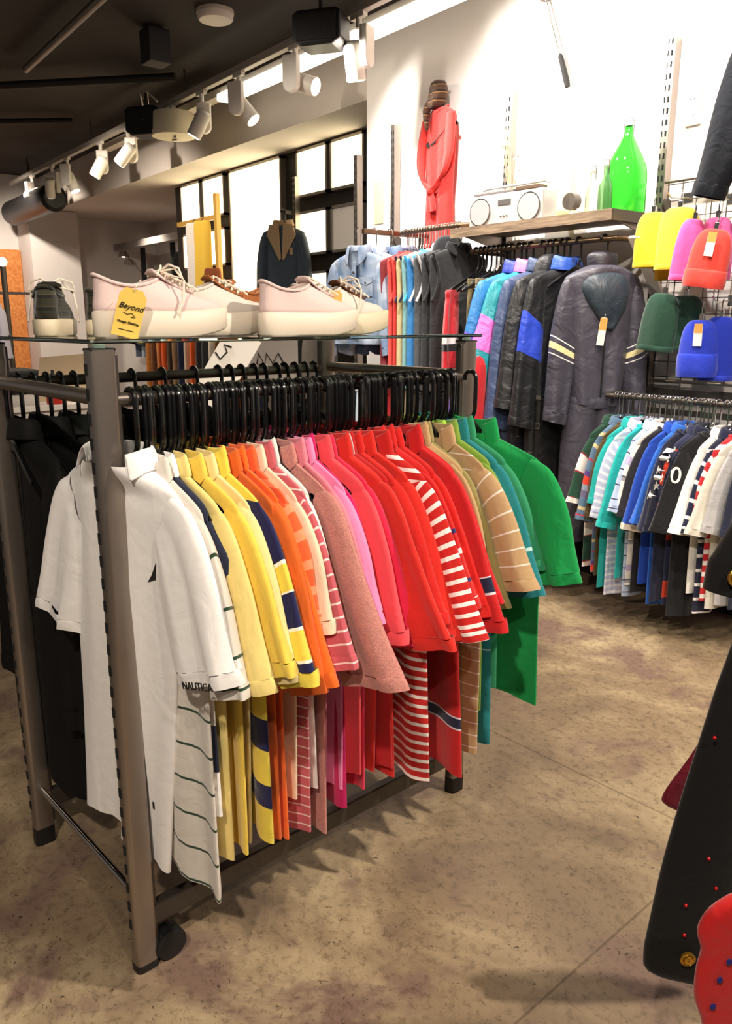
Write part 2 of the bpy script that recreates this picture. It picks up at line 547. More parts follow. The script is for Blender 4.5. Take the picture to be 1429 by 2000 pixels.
light_box(-7.65, -6.66, 1.58, 2.892, True, 'tall lit panel, the biggest of the glowing wall boxes', 'light boxes in the panel wall')
cols = [(-6.40, -5.925), (-5.875, -5.41)]
rows_ = [(2.49, 2.89), (1.99, 2.37), (1.46, 1.85)]
side = ['left', 'right']; lev = ['top', 'middle', 'bottom']
for i, (a, b) in enumerate(cols):
    for j, (z0, z1) in enumerate(rows_):
        lit = not (i == 1 and j >= 1)
        light_box(a, b, z0, z1, lit, '%s square box, %s row, %s column of the pair beside the white wall' % ('glowing' if lit else 'unlit grey', lev[j], side[i]), 'light boxes in the panel wall')
cols = [(-8.78, -8.30), (-8.24, -7.76)]
for i, (a, b) in enumerate(cols):
    for j, (z0, z1) in enumerate(rows_):
        light_box(a, b, z0, z1, True, 'glowing square box, %s row, %s column left of the tall lit panel' % (lev[j], side[i]), 'light boxes in the panel wall')

# ---- ceiling services
def pipe(a, b, r, label, mat):
    tag(MB().cyl(a, b, r, 14).build('ceiling_pipe', mat), label, 'pipe')
GALV = plain('galvanised_pipe', '#8d8983', .35, .8)
pipe((-7.0, 2.08, 3.32), (-4.2, 2.03, 3.32), .028, 'bright galvanised pipe running along the dark ceiling at upper left', GALV)
DARKPIPE = plain('dark_painted_pipe', '#241e1a', .6)
pipe((-8.6, 1.0, 3.30), (-6.4, 3.05, 3.30), .03, 'dark painted pipe crossing under the bright ceiling pipe', DARKPIPE)
pipe((-9.6, 1.5, 3.32), (-8.4, 2.9, 3.32), .025, 'short dark pipe on the ceiling farther back', DARKPIPE)
pipe((-6.95, 1.6, 3.34), (-4.2, 1.5, 3.34), .02, 'thin dark conduit on the ceiling at the left edge', DARKPIPE)
t = thing('ceiling_disc', 'round white disc fixture mounted on the dark ceiling', 'smoke detector', (-5.23, 2.80, 3.40))
MB().lathe([(.02, -.06), (.105, -.06), (.115, -.05), (.118, -.02)], n=36, cap0=True).build('cover', WHITEP, t)
MB().lathe([(.122, -.022), (.122, 0)], n=36, cap0=True).build('base', plain('cream_plastic', '#d8cbbd', .5), t)
t = thing('hanging_plate', 'dark rectangular box on the ceiling left of the white disc', 'ceiling box', (-5.75, 2.6, 3.27))
MB().box((0, 0, 0), (.16, .16, .22)).build('body', plain('dark_box', '#1d1a1b', .5), t, bevel=.006)
MB().box((0, 0, .12), (.05, .05, .03)).build('mount', BLACKM, t)

# ---- lighting track with spotlights
TY = 3.18
t = thing('lighting_track', 'long white lighting track carrying the spotlights under the dark ceiling', 'lighting track', (-6.5, TY, 3.2))
MB().box((0, 0, 0), (10.6, .05, .05)).build('rail', plain('track_grey_white', '#bdb3a8', .4), t, bevel=.004)
for x in (-4.5, -2.2, 0.0, 2.4, 4.6):
    MB().cyl((x, 0, .025), (x, 0, .2), .008, 8).build('suspension_rod', STEELD, t)
t = thing('light_batten', 'bright linear batten lamp running above the white wall and beam', 'batten light', (-5.2, 3.44, 3.2))
MB().box((0, .0, .03), (7.6, .10, .06)).build('housing', WHITEP, t, bevel=.004)
MB().box((1.35, -.02, -.025), (4.9, .13, .055)).build('diffuser', glow('batten_glow', '#fff4df', 2.2), t, bevel=.006)
LENS = glow('spot_lens', '#fff1d8', 6.0)
LENSOFF = plain('spot_lens_off', '#e8dfd2', .2)
def spotlight(x, aim, label, on=True, tilt=.0, second=None):
    """aim: unit-ish vector of the head."""
    t = thing('track_spotlight', label, 'spotlight', (x, TY, 3.175), 0, 'white spotlights along the track')
    MB().box((0, 0, -.012), (.13, .035, .024)).build('adapter', WHITEP, t, bevel=.003)
    MB().cyl((0, 0, -.02), (0, 0, -.075), .018, 14).build('stem', WHITEP, t)
    a = Vector(aim).normalized()
    sidev = a.cross(Vector((0, 0, 1))).normalized()
    c = Vector((0, 0, -.15))
    # driver housing: rounded flat box hanging straight down beside the head
    h = MB(); R = []
    for k in range(13):
        an = PI + PI * k / 12
        R.append((math.cos(an) * .055, math.sin(an) * .055 - .12))
    R += [(.055, .05), (-.055, .05)]
    ang = math.atan2(a.y, a.x)
    h.prism(R, .05, 'xz'); M = Matrix.Translation((0, 0, -.12)) @ Matrix.Rotation(ang, 4, 'Z')
    h.xform(M)
    h.v = [tuple(Vector(p) + sidev * .055) for p in h.v]
    h.build('driver_box', WHITEP, t, bevel=.006)
    p0 = Vector((0, 0, -.21)) - a * .07 - sidev * .035
    hd = MB(); hd.cyl(p0, p0 + a * .02, .045, 24, .058); hd.cyl(p0 + a * .02, p0 + a * .21, .058, 24)
    hb = hd.build('head', WHITEP, t)
    MB().cyl(p0 + a * .211, p0 + a * .214, .05, 24).build('lens', LENS if on else LENSOFF, hb)
    return t
spotlight(-4.17, (-.10, .22, -.95), 'near spotlight aimed down, in front of the bright white wall')
spotlight(-4.86, (.80, .38, -.30), 'spotlight turned sideways, second from the white wall')
spotlight(-5.62, (.52, .35, -.70), 'spotlight tilted right over the beam, third from the white wall')
spotlight(-6.22, (-.30, -.35, -.80), 'spotlight pointing down left beside the white drum')
spotlight(-7.74, (-.45, -.45, -.70), 'spotlight with glowing lens beyond the drum and speaker')
spotlight(-8.47, (-.25, -.40, -.80), 'spotlight with glowing lens, second beyond the speaker')
spotlight(-9.5, (.25, .25, -.85), 'spotlight turned away, third beyond the speaker')
spotlight(-10.05, (-.45, .1, -.8), 'spotlight pointing down left, fourth beyond the speaker')
spotlight(-10.85, (.35, -.75, -.35), 'farthest spotlight, its lens glaring at the viewer')
t = thing('drum_fixture', 'white drum shaped fixture hanging from the track between spotlights', 'drum lamp', (-6.76, TY, 3.12))
MB().lathe([(.03, 0), (.17, 0), (.178, -.012), (.19, -.17), (.18, -.185), (.02, -.19)], n=40, cap0=True, cap1=True).build('drum', plain('cream_drum', '#efe2c4', .5), t)
MB().tube([(-.08, .02, -.195), (-.03, .05, -.195), (.02, .0, -.195), (.08, -.02, -.195)], .006, 6).build('clip', STEELD, t)
MB().cyl((0, 0, .0), (0, 0, .07), .03, 16).build('mount', WHITEP, t)
def speaker(loc, size, rz, ry, label):
    t = thing('loudspeaker', label, 'speaker', loc, rz)
    w, dp, h = size
    MB().prism([(-w / 2, -h * .35), (-w * .32, -h / 2), (w * .32, -h / 2), (w / 2, -h * .35), (w / 2, h * .4), (w * .4, h / 2), (-w * .4, h / 2), (-w / 2, h * .4)], dp, 'xz').build('cabinet', plain('speaker_black', '#141213', .4), t, bevel=.012)
    MB().box((0, -dp / 2 - .004, 0), (w * .82, .008, h * .74)).build('grille', plain('speaker_grille', '#1d1b1a', .8, 0, .6, 500), t, bevel=.003)
    MB().cyl((w * .1, -dp / 2 - .01, 0), (w * .1, -dp / 2 - .006, 0), .008, 10).build('badge', CHROME, t)
    MB().cyl((0, 0, h / 2), (0, 0, h / 2 + .12), .015, 10).build('bracket', STEELD, t)
    return t
speaker((-4.30, 3.0, 3.08), (.30, .19, .19), RAD(35), 0, 'near black loudspeaker hung beside the track above the lit beam')
speaker((-6.92, 3.02, 3.05), (.30, .22, .22), RAD(35), 0, 'middle black loudspeaker beside the white drum fixture')
t = thing('loudspeaker', 'far black cylinder shaped speaker slung below the last spotlights', 'speaker', (-11.0, 3.2, 2.84), RAD(0))
MB().tube([(-.9, 0, 0), (-.86, 0, 0), (.86, 0, 0), (.9, 0, 0)], [.12, .16, .16, .12], 20).build('cabinet', MATS['speaker_black'], t)
MB().cyl((0, 0, .15), (0, 0, .5), .012, 8).build('bracket', STEELD, t)

# cables looped around the middle speaker
tag(MB().tube([(-7.35, TY, 3.24), (-7.28, TY - .05, 3.36), (-7.2, TY - .02, 3.28), (-7.12, TY - .06, 3.35), (-7.05, TY, 3.27)], .008, 6).build('cable', WHITEP), 'loose white cable bundled on the track by the middle speaker', 'cable')

# ------------------------------------------------------------------ hangers
def hanger_data(hook_r=.0032, scale=1.0, hook_mat=BLACKP, half=.18, flat=.55):
    hk = MB()
    pts = []
    R = .019
    for k in range(11):
        an = RAD(195) - RAD(195) * k / 10
        pts.append((R * math.cos(an), 0, R * math.sin(an)))
    pts += [(R, 0, -.022), (R, 0, -.05), (R * .98, 0, -.078), (R * .8, 0, -.092), (.006, 0, -.106), (0, 0, -.120)]
    hk.tube(pts, hook_r, 8)
    ar = MB()
    ap = []
    for k in range(17):
        u = -1 + 2 * k / 16
        ap.append((u * half, 0, -.120 - .100 * abs(u) ** 1.05))
    ar.prism([(-.004, -.112), (.006, -.10), (.045, -.135), (.07, -.16), (-.07, -.16), (-.045, -.135)], .008, 'xz')
    ar.tube(ap, [.0042 if abs(-1 + 2 * k / 16) > .95 else .0062 for k in range(17)], 8, flat=1.7)
    return hk, ar
def make_hanger(name, label, group, hook_mat=BLACKP, hook_r=.0032, half=.18):
    t = thing(name, label, 'hanger', (0, 0, -5), 0, group)
    hk, ar = hanger_data(hook_r, half=half)
    ar.build('arms', BLACKP, t)
    hk.build('hook', hook_mat, t)
    return t
H0 = {}
def hanger(kind, loc, rz, label, group):
    if kind not in H0:
        if kind == 'plastic': o = make_hanger('clothes_hanger', label, group, BLACKP, .0056)
        elif kind == 'chrome': o = make_hanger('clothes_hanger', label, group, CHROME, .003)
        else: o = make_hanger('childrens_hanger', label, group, CHROME, .0032, .13)
        H0[kind] = o
        o.location = loc; o.rotation_euler = (0, 0, rz); o['label'] = label; o['group'] = group
        return o
    return dup(H0[kind], loc, rz, label, group)

# ------------------------------------------------------------------ garments
def collar_polo(mat, parent, nw=.068, nd=.03, z=-.105, h=.032, drop=.05, gap=RAD(24), name='collar', lean=0.0, dk=.8, rise=0.0):
    mb = MB()
    n = 26
    prof = [(0.0, -.006), (.002, h * .6), (.004, h), (.010, h + .001), (.017, h * .5), (.026, -.012)]
    rings = []
    for i in range(n + 1):
        th = -PI / 2 + gap + (2 * PI - 2 * gap) * i / n
        fr = max(0, -math.sin(th))         # 1 at the front
        col = []
        for k, (o, zz) in enumerate(prof):
            w = nw + o; d_ = nd + o * dk
            zf = zz
            if k >= 4: zf = zz - drop * fr ** 2 * (k - 3) / 2.0
            zf -= .016 * fr if k < 4 else .008 * fr
            zf += rise * abs(math.cos(th)) ** 3 * (k in (1, 2, 3)) + .4 * rise * abs(math.cos(th)) ** 3 * (k == 4)
            col.append(Vector((w * math.cos(th) * (1 + .12 * fr * (k >= 4)), d_ * math.sin(th) - lean * fr, z + zf)))
        rings.append(col)
    mb.loft(rings, cap=False, ring_closed=False)
    return mb.build(name, mat, parent, solid=.0022, sub=1, angle=180)

def collar_crew(mat, parent, nw=.075, nd=.02, z=-.108, name='neckband'):
    mb = MB(); pts = []
    for i in range(28):
        th = 2 * PI * i / 28
        pts.append((nw * math.cos(th), nd * math.sin(th), z - .02 * max(0, -math.sin(th)) + .004))
    mb.tube(pts, .008, 8, closed=True)
    return mb.build(name, mat, parent, angle=180)

def garment(name, label, cat, loc, rz, group=None, seed=1, L=.68, sh=.205, ch=.19, hem=.19, t=.011, fold=.006, ff=3.0,
            body=None, sleeve=None, collar='polo', cmat=None, sl=.30, slw=.085, slc=.08, slo=.05, sly=0.0, slt=None,
            cuff=None, cuffh=.028, sleeves=True, hemband=None, neck=.07, nd=.028, p=2.3, skew=0.0, hemwave=.006, onesleeve=None, z0=-.122, gap=RAD(24), cdk=.8, rise=0.0):
    root = thing(name, label, cat, loc, rz, group)
    sleeve = sleeve or body; cmat = cmat or body
    slt = slt or t * 1.15
    rows = [(0, 0, z0, 0, neck, nd), (0, 0, z0 - .014, 0, neck + .035, max(nd * .8, t)), (0, 0, z0 - .05, 0, sh - .012, t * 1.0),
            (0, 0, z0 - .085, 0, sh, t), (skew * .1, 0, z0 - .16, 0, (sh + ch) / 2, t), (skew * .25, 0, z0 - .27, 0, ch, t * 1.1),
            (skew * .5, 0, z0 - .27 - (L - .27) * .4, 0, (ch * .6 + hem * .4), t * 1.15), (skew * .8, 0, z0 - .27 - (L - .27) * .75, 0, (ch * .2 + hem * .8), t * 1.2), (skew, 0, z0 - L, 0, hem, t * 1.25)]
    b = MB(); sweep(b, rows, 40, 40, p, fold, ff, seed, hemwave=hemwave)
    ob = b.build('body', body, root, angle=180)
    if hemband:
        hb = MB(); sweep(hb, [(skew, 0, z0 - L + hemband[1], 0, hem * 1.0, t * 1.3), (skew, 0, z0 - L + hemband[1] * .5, 0, hem * 1.02, t * 1.5), (skew, 0, z0 - L - .004, 0, hem * .98, t * 1.3)], 40, 6, p, fold, ff, seed, g0=.95)
        hb.build('hem_band', hemband[0], root, angle=180)
    if sleeves:
        for s in (1, -1):
            q = MB()
            A = lambda dg: RAD(dg) if s > 0 else PI - RAD(dg)
            yo = sly if s > 0 else sly * .4
            rws = [(s * (sh - .058), 0, z0 - .115, A(66), .072, slt * .75), (s * (sh - .028), yo * .3, z0 - .15, A(52), slw * .98, slt),
                   (s * (sh + slo * .2 - .01), yo * .6, z0 - .12 - sl * .38, A(30), slw, slt * 1.1), (s * (sh + slo * .62 - .012), yo * .9, z0 - .10 - sl * .72, A(19), (slw + slc) / 2, slt * 1.2),
                   (s * (sh + slo - .012), yo, z0 - .08 - sl, A(14), slc, slt * 1.35)]
            sweep(q, rws, 26, 22, 2.2, fold * .8, ff * .8, seed * 7 + s, g0=.3)
            so = q.build('sleeve', sleeve, root, angle=180)
            cm = cuff or None
            if cuffh:
                q = MB(); c0 = rws[-1]; pr = rws[-2]
                dx, dz = c0[0] - pr[0], c0[2] - pr[2]; ln = math.hypot(dx, dz); dx /= ln; dz /= ln
                r2 = [(c0[0] + dx * k * cuffh, c0[1], c0[2] + dz * k * cuffh, c0[3], slc * w, slt * ww) for k, w, ww in ((-.05, 1.0, 1.35), (0.0, 1.015, 1.42), (.5, 1.015, 1.43), (1, .99, 1.38))]
                sweep(q, r2, 26, 6, 2.2, fold * .8, ff * .8, seed * 7 + s, g0=1, v0=sl + .01)
                q.build('cuff', cuff or sleeve, so, angle=180)
    if collar == 'polo': collar_polo(cmat, root, neck - .002, nd * .95, z0 + .002, gap=gap, h=.030, dk=cdk, rise=rise)
    elif collar == 'crew': collar_crew(cmat, root, neck + .004, nd * .9, z0 - .004)
    elif collar == 'big': collar_polo(cmat, root, neck, nd, z0, .04, .10)
    elif collar == 'stand': collar_polo(cmat, root, neck, nd, z0, .06, .0, RAD(10))
    elif collar == 'hood':
        q = MB(); sweep(q, [(0, .01, z0 + .07, 0, .05, .03), (0, .015, z0 + .05, 0, .085, .05), (0, .02, z0 - .01, 0, .11, .06), (0, .015, z0 - .10, 0, .115, .05), (0, .015, z0 - .17, 0, .07, .03)], 28, 16, 2.1, .006, 2.5, seed, cap0=True, cap1=True, g0=.6)
        q.build('hood', cmat, root, angle=180)
    return root

# ------------------------------------------------------------------ the front rack
RO = Vector((-1.483, .527, 0))            # foot of the near post
RQ = Vector((.9970, .0767, 0))            # towards the aisle
RR = Vector((-.0767, .9970, 0))           # along the rails
RANG = math.atan2(RQ.y, RQ.x)
def rk(q, r, z): return RO + RQ * q + RR * r + Vector((0, 0, z))
LEN, DEP = 1.03, .595
rack = thing('display_rack', 'double sided steel clothes rack on castors holding the polo shirts', 'clothes rack', rk(0, 0, 0), RANG)
def post(x, y, facing, slots=True):
    m = MB(); hx, hy = .019, .026; pts = []
    for cx, cy, a0 in ((hx - .011, hy - .011, 0), (-hx + .011, hy - .011, 90), (-hx + .011, -hy + .011, 180), (hx - .011, -hy + .011, 270)):
        for k in range(5):
            an = RAD(a0 + 22.5 * k); pts.append((cx + .011 * math.cos(an), cy + .011 * math.sin(an)))
    zb = .018 if (x == 0 and y < .5) else .05
    m.loft([[Vector((x + a, y + b, z)) for a, b in pts] for z in (zb, 1.352)])
    po = m.build('post', STEEL, rack, angle=50)
    f_ = MB(); f_.loft([[Vector((x + a * 1.03, y + b * 1.03, z)) for a, b in pts] for z in (.0, zb)]); f_.build('foot_cap', RUBBER, po, angle=50)
    # vertical seam rib on the aisle face
    MB().box((x, y + .0275 * (1 if y < .5 else -1), .70), (.020, .008, 1.29)).build('channel', STEELD, po, bevel=.003)
    if slots:
        s = MB()
        for k in range(27):
            s.box((x - .004, y - hy - .0006, .12 + k * .046), (.009, .0025, .022))
        inlay(po, s, SLOTM)
    MB().box((x, y, 1.3525), (.036, .05, .005)).build('end_cap', BLACKM, po, bevel=.002)
    return po
for x in (0, -DEP):
    for y in (0, LEN):
        post(x, y, 1)
        # glass bumper
        MB().lathe([(.012, 0), (.012, .005), (.009, .008)], (x, y, 1.355), 16, cap0=True, cap1=True).build('glass_pad', plain('clear_pad', '#b8c4c0', .1, 0), rack)
        if not (x == 0 and y < .5): continue
        sx = 1 if x == 0 else -1
        cst = MB().box((x + .004 * sx, y + .045, .052), (.03, .03, .03)).build('castor_fork', BLACKM, rack, bevel=.004)
        MB().cyl((x + .006 - .0, y + .055, .044), (x + .006, y + .055, .052), .006, 8).build('axle', CHROME, cst)
        for ds in (-.013, .013):
            w = MB(); w.tube([(x + .004 + ds - .009, y + .055, .037), (x + .004 + ds - .006, y + .055, .037), (x + .004 + ds + .006, y + .055, .037), (x + .004 + ds + .009, y + .055, .037)], [.028, .036, .036, .028], 24)
            w.build('castor_wheel', RUBBER, rack)
for y in (0, LEN):
    MB().tube([(-.02, y, 1.262), (-DEP + .02, y, 1.262)], .0155, 16).build('top_crossbar', STEEL, rack)
    MB().tube([(-.02, y, .168), (-DEP + .02, y, .168)], .008, 12).build('lower_crossbar', CHROME, rack)
for x in (0, -DEP):
    MB().box((x, LEN / 2, .125), (.028, LEN - .04, .05)).build('base_rail', STEELD, rack, bevel=.004)
    MB().tube([(x, .02, 1.258), (x, LEN - .02, 1.258)], .0135, 14).build('hanging_rail', STEELD, rack)
g = MB().box((0, 0, 0), (DEP + .06, LEN + .06, .008)).build('glass_shelf', GLASSM, bevel=.0015)
g.location = rk(-DEP / 2, LEN / 2, 1.3672); g.rotation_euler = (0, 0, RANG)
tag(g, 'clear glass shelf topping the rack, carrying the sneakers', 'glass shelf')
GZ = 1.3713

# ---- polo shirts on the front rail
W_ = '#f1edea'
def S(base, *bands): return [(0, base)] + list(bands)
def even(base, stripe, period, w, off=None):
    o = period * .5 if off is None else off
    return dict(stripes=[(0, base), (o, stripe), (o + w, base)], period=period)
RUG = [(0, '#e8d04e'), (.05, '#1c1c4a'), (.165, '#f3f0e4'), (0.1695, '#e8d04e'), (.228, '#f3f0e4'), (0.2325, '#1c1c4a'), (.29, '#f3f0e4'), (0.2945, '#e8d04e'), (.355, '#f3f0e4'), (0.3595, '#1c1c4a'), (.415, '#f3f0e4'), (0.4195, '#e8d04e'),
       (.50, '#1c1c4a'), (.57, '#e8d04e'), (.645, '#1c1c4a'), (.70, '#e8d04e')]
RUGS = [(0, '#1c1c4a'), (.10, '#f3f0e4'), (0.1045, '#e8d04e'), (.145, '#f3f0e4'), (0.1495, '#1c1c4a'), (.205, '#f3f0e4'), (0.2095, '#e8d04e'), (.262, '#f3f0e4'), (0.2665, '#1c1c4a'), (.318, '#f3f0e4'), (0.3225, '#e8d04e')]
REDNAVY = [(0, '#c41d20')]
for a in (.27, .43, .66): REDNAVY += [(a, '#d8d6e0'), (a + .0045, '#22243f'), (a + .028, '#d8d6e0'), (a + .0325, '#c41d20')]
NVS = [(0, '#c41d20'), (.215, '#d8d6e0'), (.219, '#22243f'), (.25, '#d8d6e0'), (.254, '#c41d20')]
def stp(a, b, per, w): return dict(stripes=[(0, a), (per - w, b)], period=per)

shirts = [
 # t, length, label, body cloth kwargs, extra garment kwargs
 (.036, .86, 'white polo with open collar, at the near end of the front rail', dict(hx=W_, wrinkle=.2), dict(sl=.335, slc=.095, slw=.095, slo=.06, t=.017, slt=.022, fold=.012, ch=.185, hem=.165, skew=-.075, neck=.085, nd=.05, cdk=.8, rise=0, hemwave=.03, gap=RAD(55), yaw=7, z0=-.122)),
 (.074, .86, 'cream shirt with thin dark green stripes behind the white polo', dict(hx='#d9d2c8', **stp('#d9d2c8', '#27402f', .078, .0055)), dict(sl=.34, hem=.19, skew=.02, slo=.055, slw=.075, slc=.07)),
 (.098, .70, 'white shirt with navy shoulder yoke behind the cream stripes', dict(hx=W_, stripes=[(0, '#23283f'), (.10, W_)]), dict(sl=.20, slo=.01, dx=-.02, slw=.07, slc=.06)),
 (.118, .80, 'pale straw yellow polo with wide collar', dict(hx='#e6cf80'), dict(sl=.34, slo=.07)),
 (.143, .79, 'bright lemon yellow polo in front of the pale cream one', dict(hx='#eccb52'), dict(sl=.31, slo=.075)),
 (.168, .80, 'pale cream yellow polo hanging before the rugby shirt', dict(hx='#e8d596'), dict(sl=.33, slo=.06)),
 (.192, .78, 'yellow and navy block striped rugby polo', dict(hx='#e8d04e', stripes=RUG), dict(sl=.335, slo=.085, dx=.02, sleeve=dict(hx='#1c1c4a', stripes=RUGS), cmat=dict(hx='#e8d04e'), cuff=dict(hx='#e8d04e'))),
 (.222, .79, 'burnt orange polo with a small white mark on its cuff', dict(hx='#d8611e'), dict(sl=.37, slo=.065)),
 (.250, .82, 'vivid orange polo with wide sleeves', dict(hx='#ee6a1f'), dict(sl=.36, slo=.09)),
 (.272, .72, 'orange polo with pale horizontal stripes', dict(hx='#dc6030', **stp('#dc6030', '#e79468', .04, .014)), dict(sl=.26, slo=.03)),
 (.292, .70, 'peach cream polo between orange and striped pink', dict(hx='#ecd2b4'), dict(sl=.27, slo=.04)),
 (.315, .79, 'dusty rose polo with white pinstripes', dict(hx='#c25a64', **stp('#c25a64', '#ecd5d2', .024, .0035)), dict(sl=.335, slo=.085, dx=.02)),
 (.340, .70, 'off white polo with black stripes on the sleeve', dict(hx='#ebe2db', stripes=[(0, '#ebe2db'), (.20, '#1b1818'), (.215, '#ebe2db'), (.25, '#1b1818'), (.253, '#ebe2db'), (.262, '#1b1818'), (.265, '#ebe2db'), (.274, '#1b1818'), (.30, '#ebe2db'), (.32, '#1b1818'), (.36, '#ebe2db')]), dict(sl=.30, slo=.06)),
 (.372, .80, 'large dusty pink heathered polo with wide sleeve', dict(hx='#c08077', heather=.3), dict(sl=.37, slo=.14, slw=.10, slc=.105, sh=.215, dx=.02)),
 (.398, .76, 'rose pink polo behind the heathered one', dict(hx='#dd8190'), dict(sl=.30, slo=.05)),
 (.420, .72, 'orchid pink polo with rounded shoulder', dict(hx='#e88cba'), dict(sl=.28, slo=.05)),
 (.443, .77, 'deep magenta polo between orchid pink and coral', dict(hx='#c0145c'), dict(sl=.34, slo=.06)),
 (.466, .72, 'coral pink polo between magenta and crimson', dict(hx='#ec4f58'), dict(sl=.33, slo=.07)),
 (.490, .76, 'crimson pink polo with long sleeve', dict(hx='#d8284c'), dict(sl=.345, slo=.085)),
 (.518, .74, 'tomato red polo with very wide sleeve', dict(hx='#cf2a22'), dict(sl=.34, slo=.13, slw=.10, slc=.10)),
 (.543, .73, 'dark red polo with white edged collar', dict(hx='#b5171c'), dict(sl=.30, slo=.06, cmat=dict(hx='#b5171c', stripes=[(0, '#b5171c'), (.03, '#e8dcd8'), (.033, '#b5171c')]))),
 (.566, .75, 'red polo with a white side panel', dict(hx='#c9221c', stripes=[(0, '#c9221c'), (.40, '#f0e8e2'), (.56, '#c9221c')], period=1.0, axis='X'), dict(sl=.32, slo=.08)),
 (.592, .72, 'plain scarlet polo before the red and white stripes', dict(hx='#d42a20'), dict(sl=.36, slo=.085)),
 (.618, .76, 'red polo with bold white horizontal stripes', dict(hx='#c5201e', **stp('#c5201e', '#f2ece6', .0235, .0085)), dict(sl=.355, slo=.10, dx=.03, ch=.20, hem=.20)),
 (.645, .72, 'plain red polo behind the bold stripes', dict(hx='#d3231d'), dict(sl=.345, slo=.09)),
 (.670, .70, 'red polo with navy and white sleeve bars', dict(hx='#c7201f', stripes=[(0, '#c7201f'), (.12, '#2c2a66'), (.128, '#c7201f'), (.155, '#f2ece6'), (.167, '#c7201f'), (.215, '#2c2a66'), (.223, '#c7201f'), (.26, '#f2ece6'), (.27, '#c7201f')]), dict(sl=.31, slo=.08)),
 (.697, .72, 'red polo with high pointed collar', dict(hx='#d1211d'), dict(sl=.33, slo=.10)),
 (.728, .76, 'red polo with navy bands at hem and cuffs', dict(hx='#c41d20', stripes=REDNAVY), dict(sl=.36, slo=.10, ch=.22, hem=.245, dx=.03, skew=.02, L=.82, sleeve=dict(hx='#c41d20', stripes=NVS))),
 (.757, .72, 'crimson polo, last of the reds beside the khaki', dict(hx='#c4181d'), dict(sl=.31, slo=.085)),
 (.785, .72, 'beige polo with tall upturned collar', dict(hx='#b79a6c'), dict(sl=.30, slo=.05)),
 (.810, .73, 'olive khaki polo between beige and tan', dict(hx='#8f8450'), dict(sl=.34, slo=.08)),
 (.838, .72, 'tan polo with thin white stripes', dict(hx='#b99a70', **stp('#b99a70', '#e8dfd2', .035, .0032)), dict(sl=.285, slo=.09, slw=.095, dx=.03, ch=.21, hem=.20, L=.82)),
 (.866, .66, 'lime green polo between tan and moss', dict(hx='#9bd43c'), dict(sl=.30, slo=.07)),
 (.892, .73, 'moss green polo with piped shoulder', dict(hx='#7f9c3c'), dict(sl=.31, slo=.07)),
 (.920, .78, 'teal polo with a thin pale stripe', dict(hx='#217f86', stripes=[(0, '#217f86'), (.19, '#bcdcdc'), (.1945, '#217f86'), (.35, '#bcdcdc'), (.3545, '#217f86'), (.55, '#bcdcdc'), (.5545, '#217f86')]), dict(sl=.33, slo=.075, dx=.02, L=.82, hem=.20)),
 (.946, .68, 'sea green polo between teal and emerald', dict(hx='#2f8f62'), dict(sl=.28, slo=.05)),
 (.978, .70, 'emerald green polo at the far end of the front rail', dict(hx='#12994d'), dict(sl=.30, slo=.05, slw=.10, slc=.09, sh=.235, ch=.235, hem=.225, dx=.05, skew=.03, L=.70)),
]
rnd = random.Random(5)
COLS = []
def mk(spec): return cloth(**spec) if isinstance(spec, dict) else spec
for i, (tt, L, label, bk, kw) in enumerate(shirts):
    kw = dict(kw)
    yaw = kw.pop('yaw', None)
    if yaw is None: yaw = 3.0 * math.sin(i * .35) + rnd.uniform(-.8, .8)
    for k in ('sleeve', 'cmat', 'cuff'):
        if k in kw: kw[k] = mk(kw[k])
    if bk.get('axis') == 'X': kw.setdefault('sleeve', cloth('#c9221c')); kw.setdefault('cmat', cloth('#c9221c'))
    elif bk.get('stripes') and 'cmat' not in kw: kw['cmat'] = cloth(bk['hx'])
    a = dict(L=L + (.04 if 8 < i < 30 else 0), t=.0115, fold=.0095, ff=4.4, seed=i + 3, body=mk(bk), slt=.0155, sly=rnd.uniform(-.012, .004), skew=rnd.uniform(-.03, .03), hemwave=.012, nd=.0125, cdk=.3, rise=rnd.uniform(.0, .016), neck=.080, z0=-.138, gap=RAD(40))
    dx = kw.pop('dx', 0.0)
    a.update(kw)
    a['sl'] = a.get('sl', .30) - .05
    loc = rk(dx + rnd.uniform(-.014, .014) if i else -.035, tt, 1.258)
    COLS.append(garment('polo_shirt', label, 'polo shirt', loc, RANG + RAD(yaw), 'polo shirts on the front rail', **a))
    hanger('plastic', loc, RANG + RAD(yaw), 'black plastic hanger holding the ' + label.split(',')[0].split(' with ')[0].split(' behind ')[0].split(' between ')[0].split(' before ')[0], 'hangers on the front rail')
# further hooks squeezed between the polos
k = 0
for i in range(len(shirts) - 1):
    a, b = shirts[i][0], shirts[i + 1][0]
    for fr_ in ((.33, .67) if i % 2 else (.5,)):
        hanger('plastic', rk(rnd.uniform(-.004, .004), a + (b - a) * fr_, 1.258), RANG + RAD(rnd.uniform(-2, 2)), 'bare black plastic hanger squeezed between polos on the front rail', 'bare hangers on the front rail')

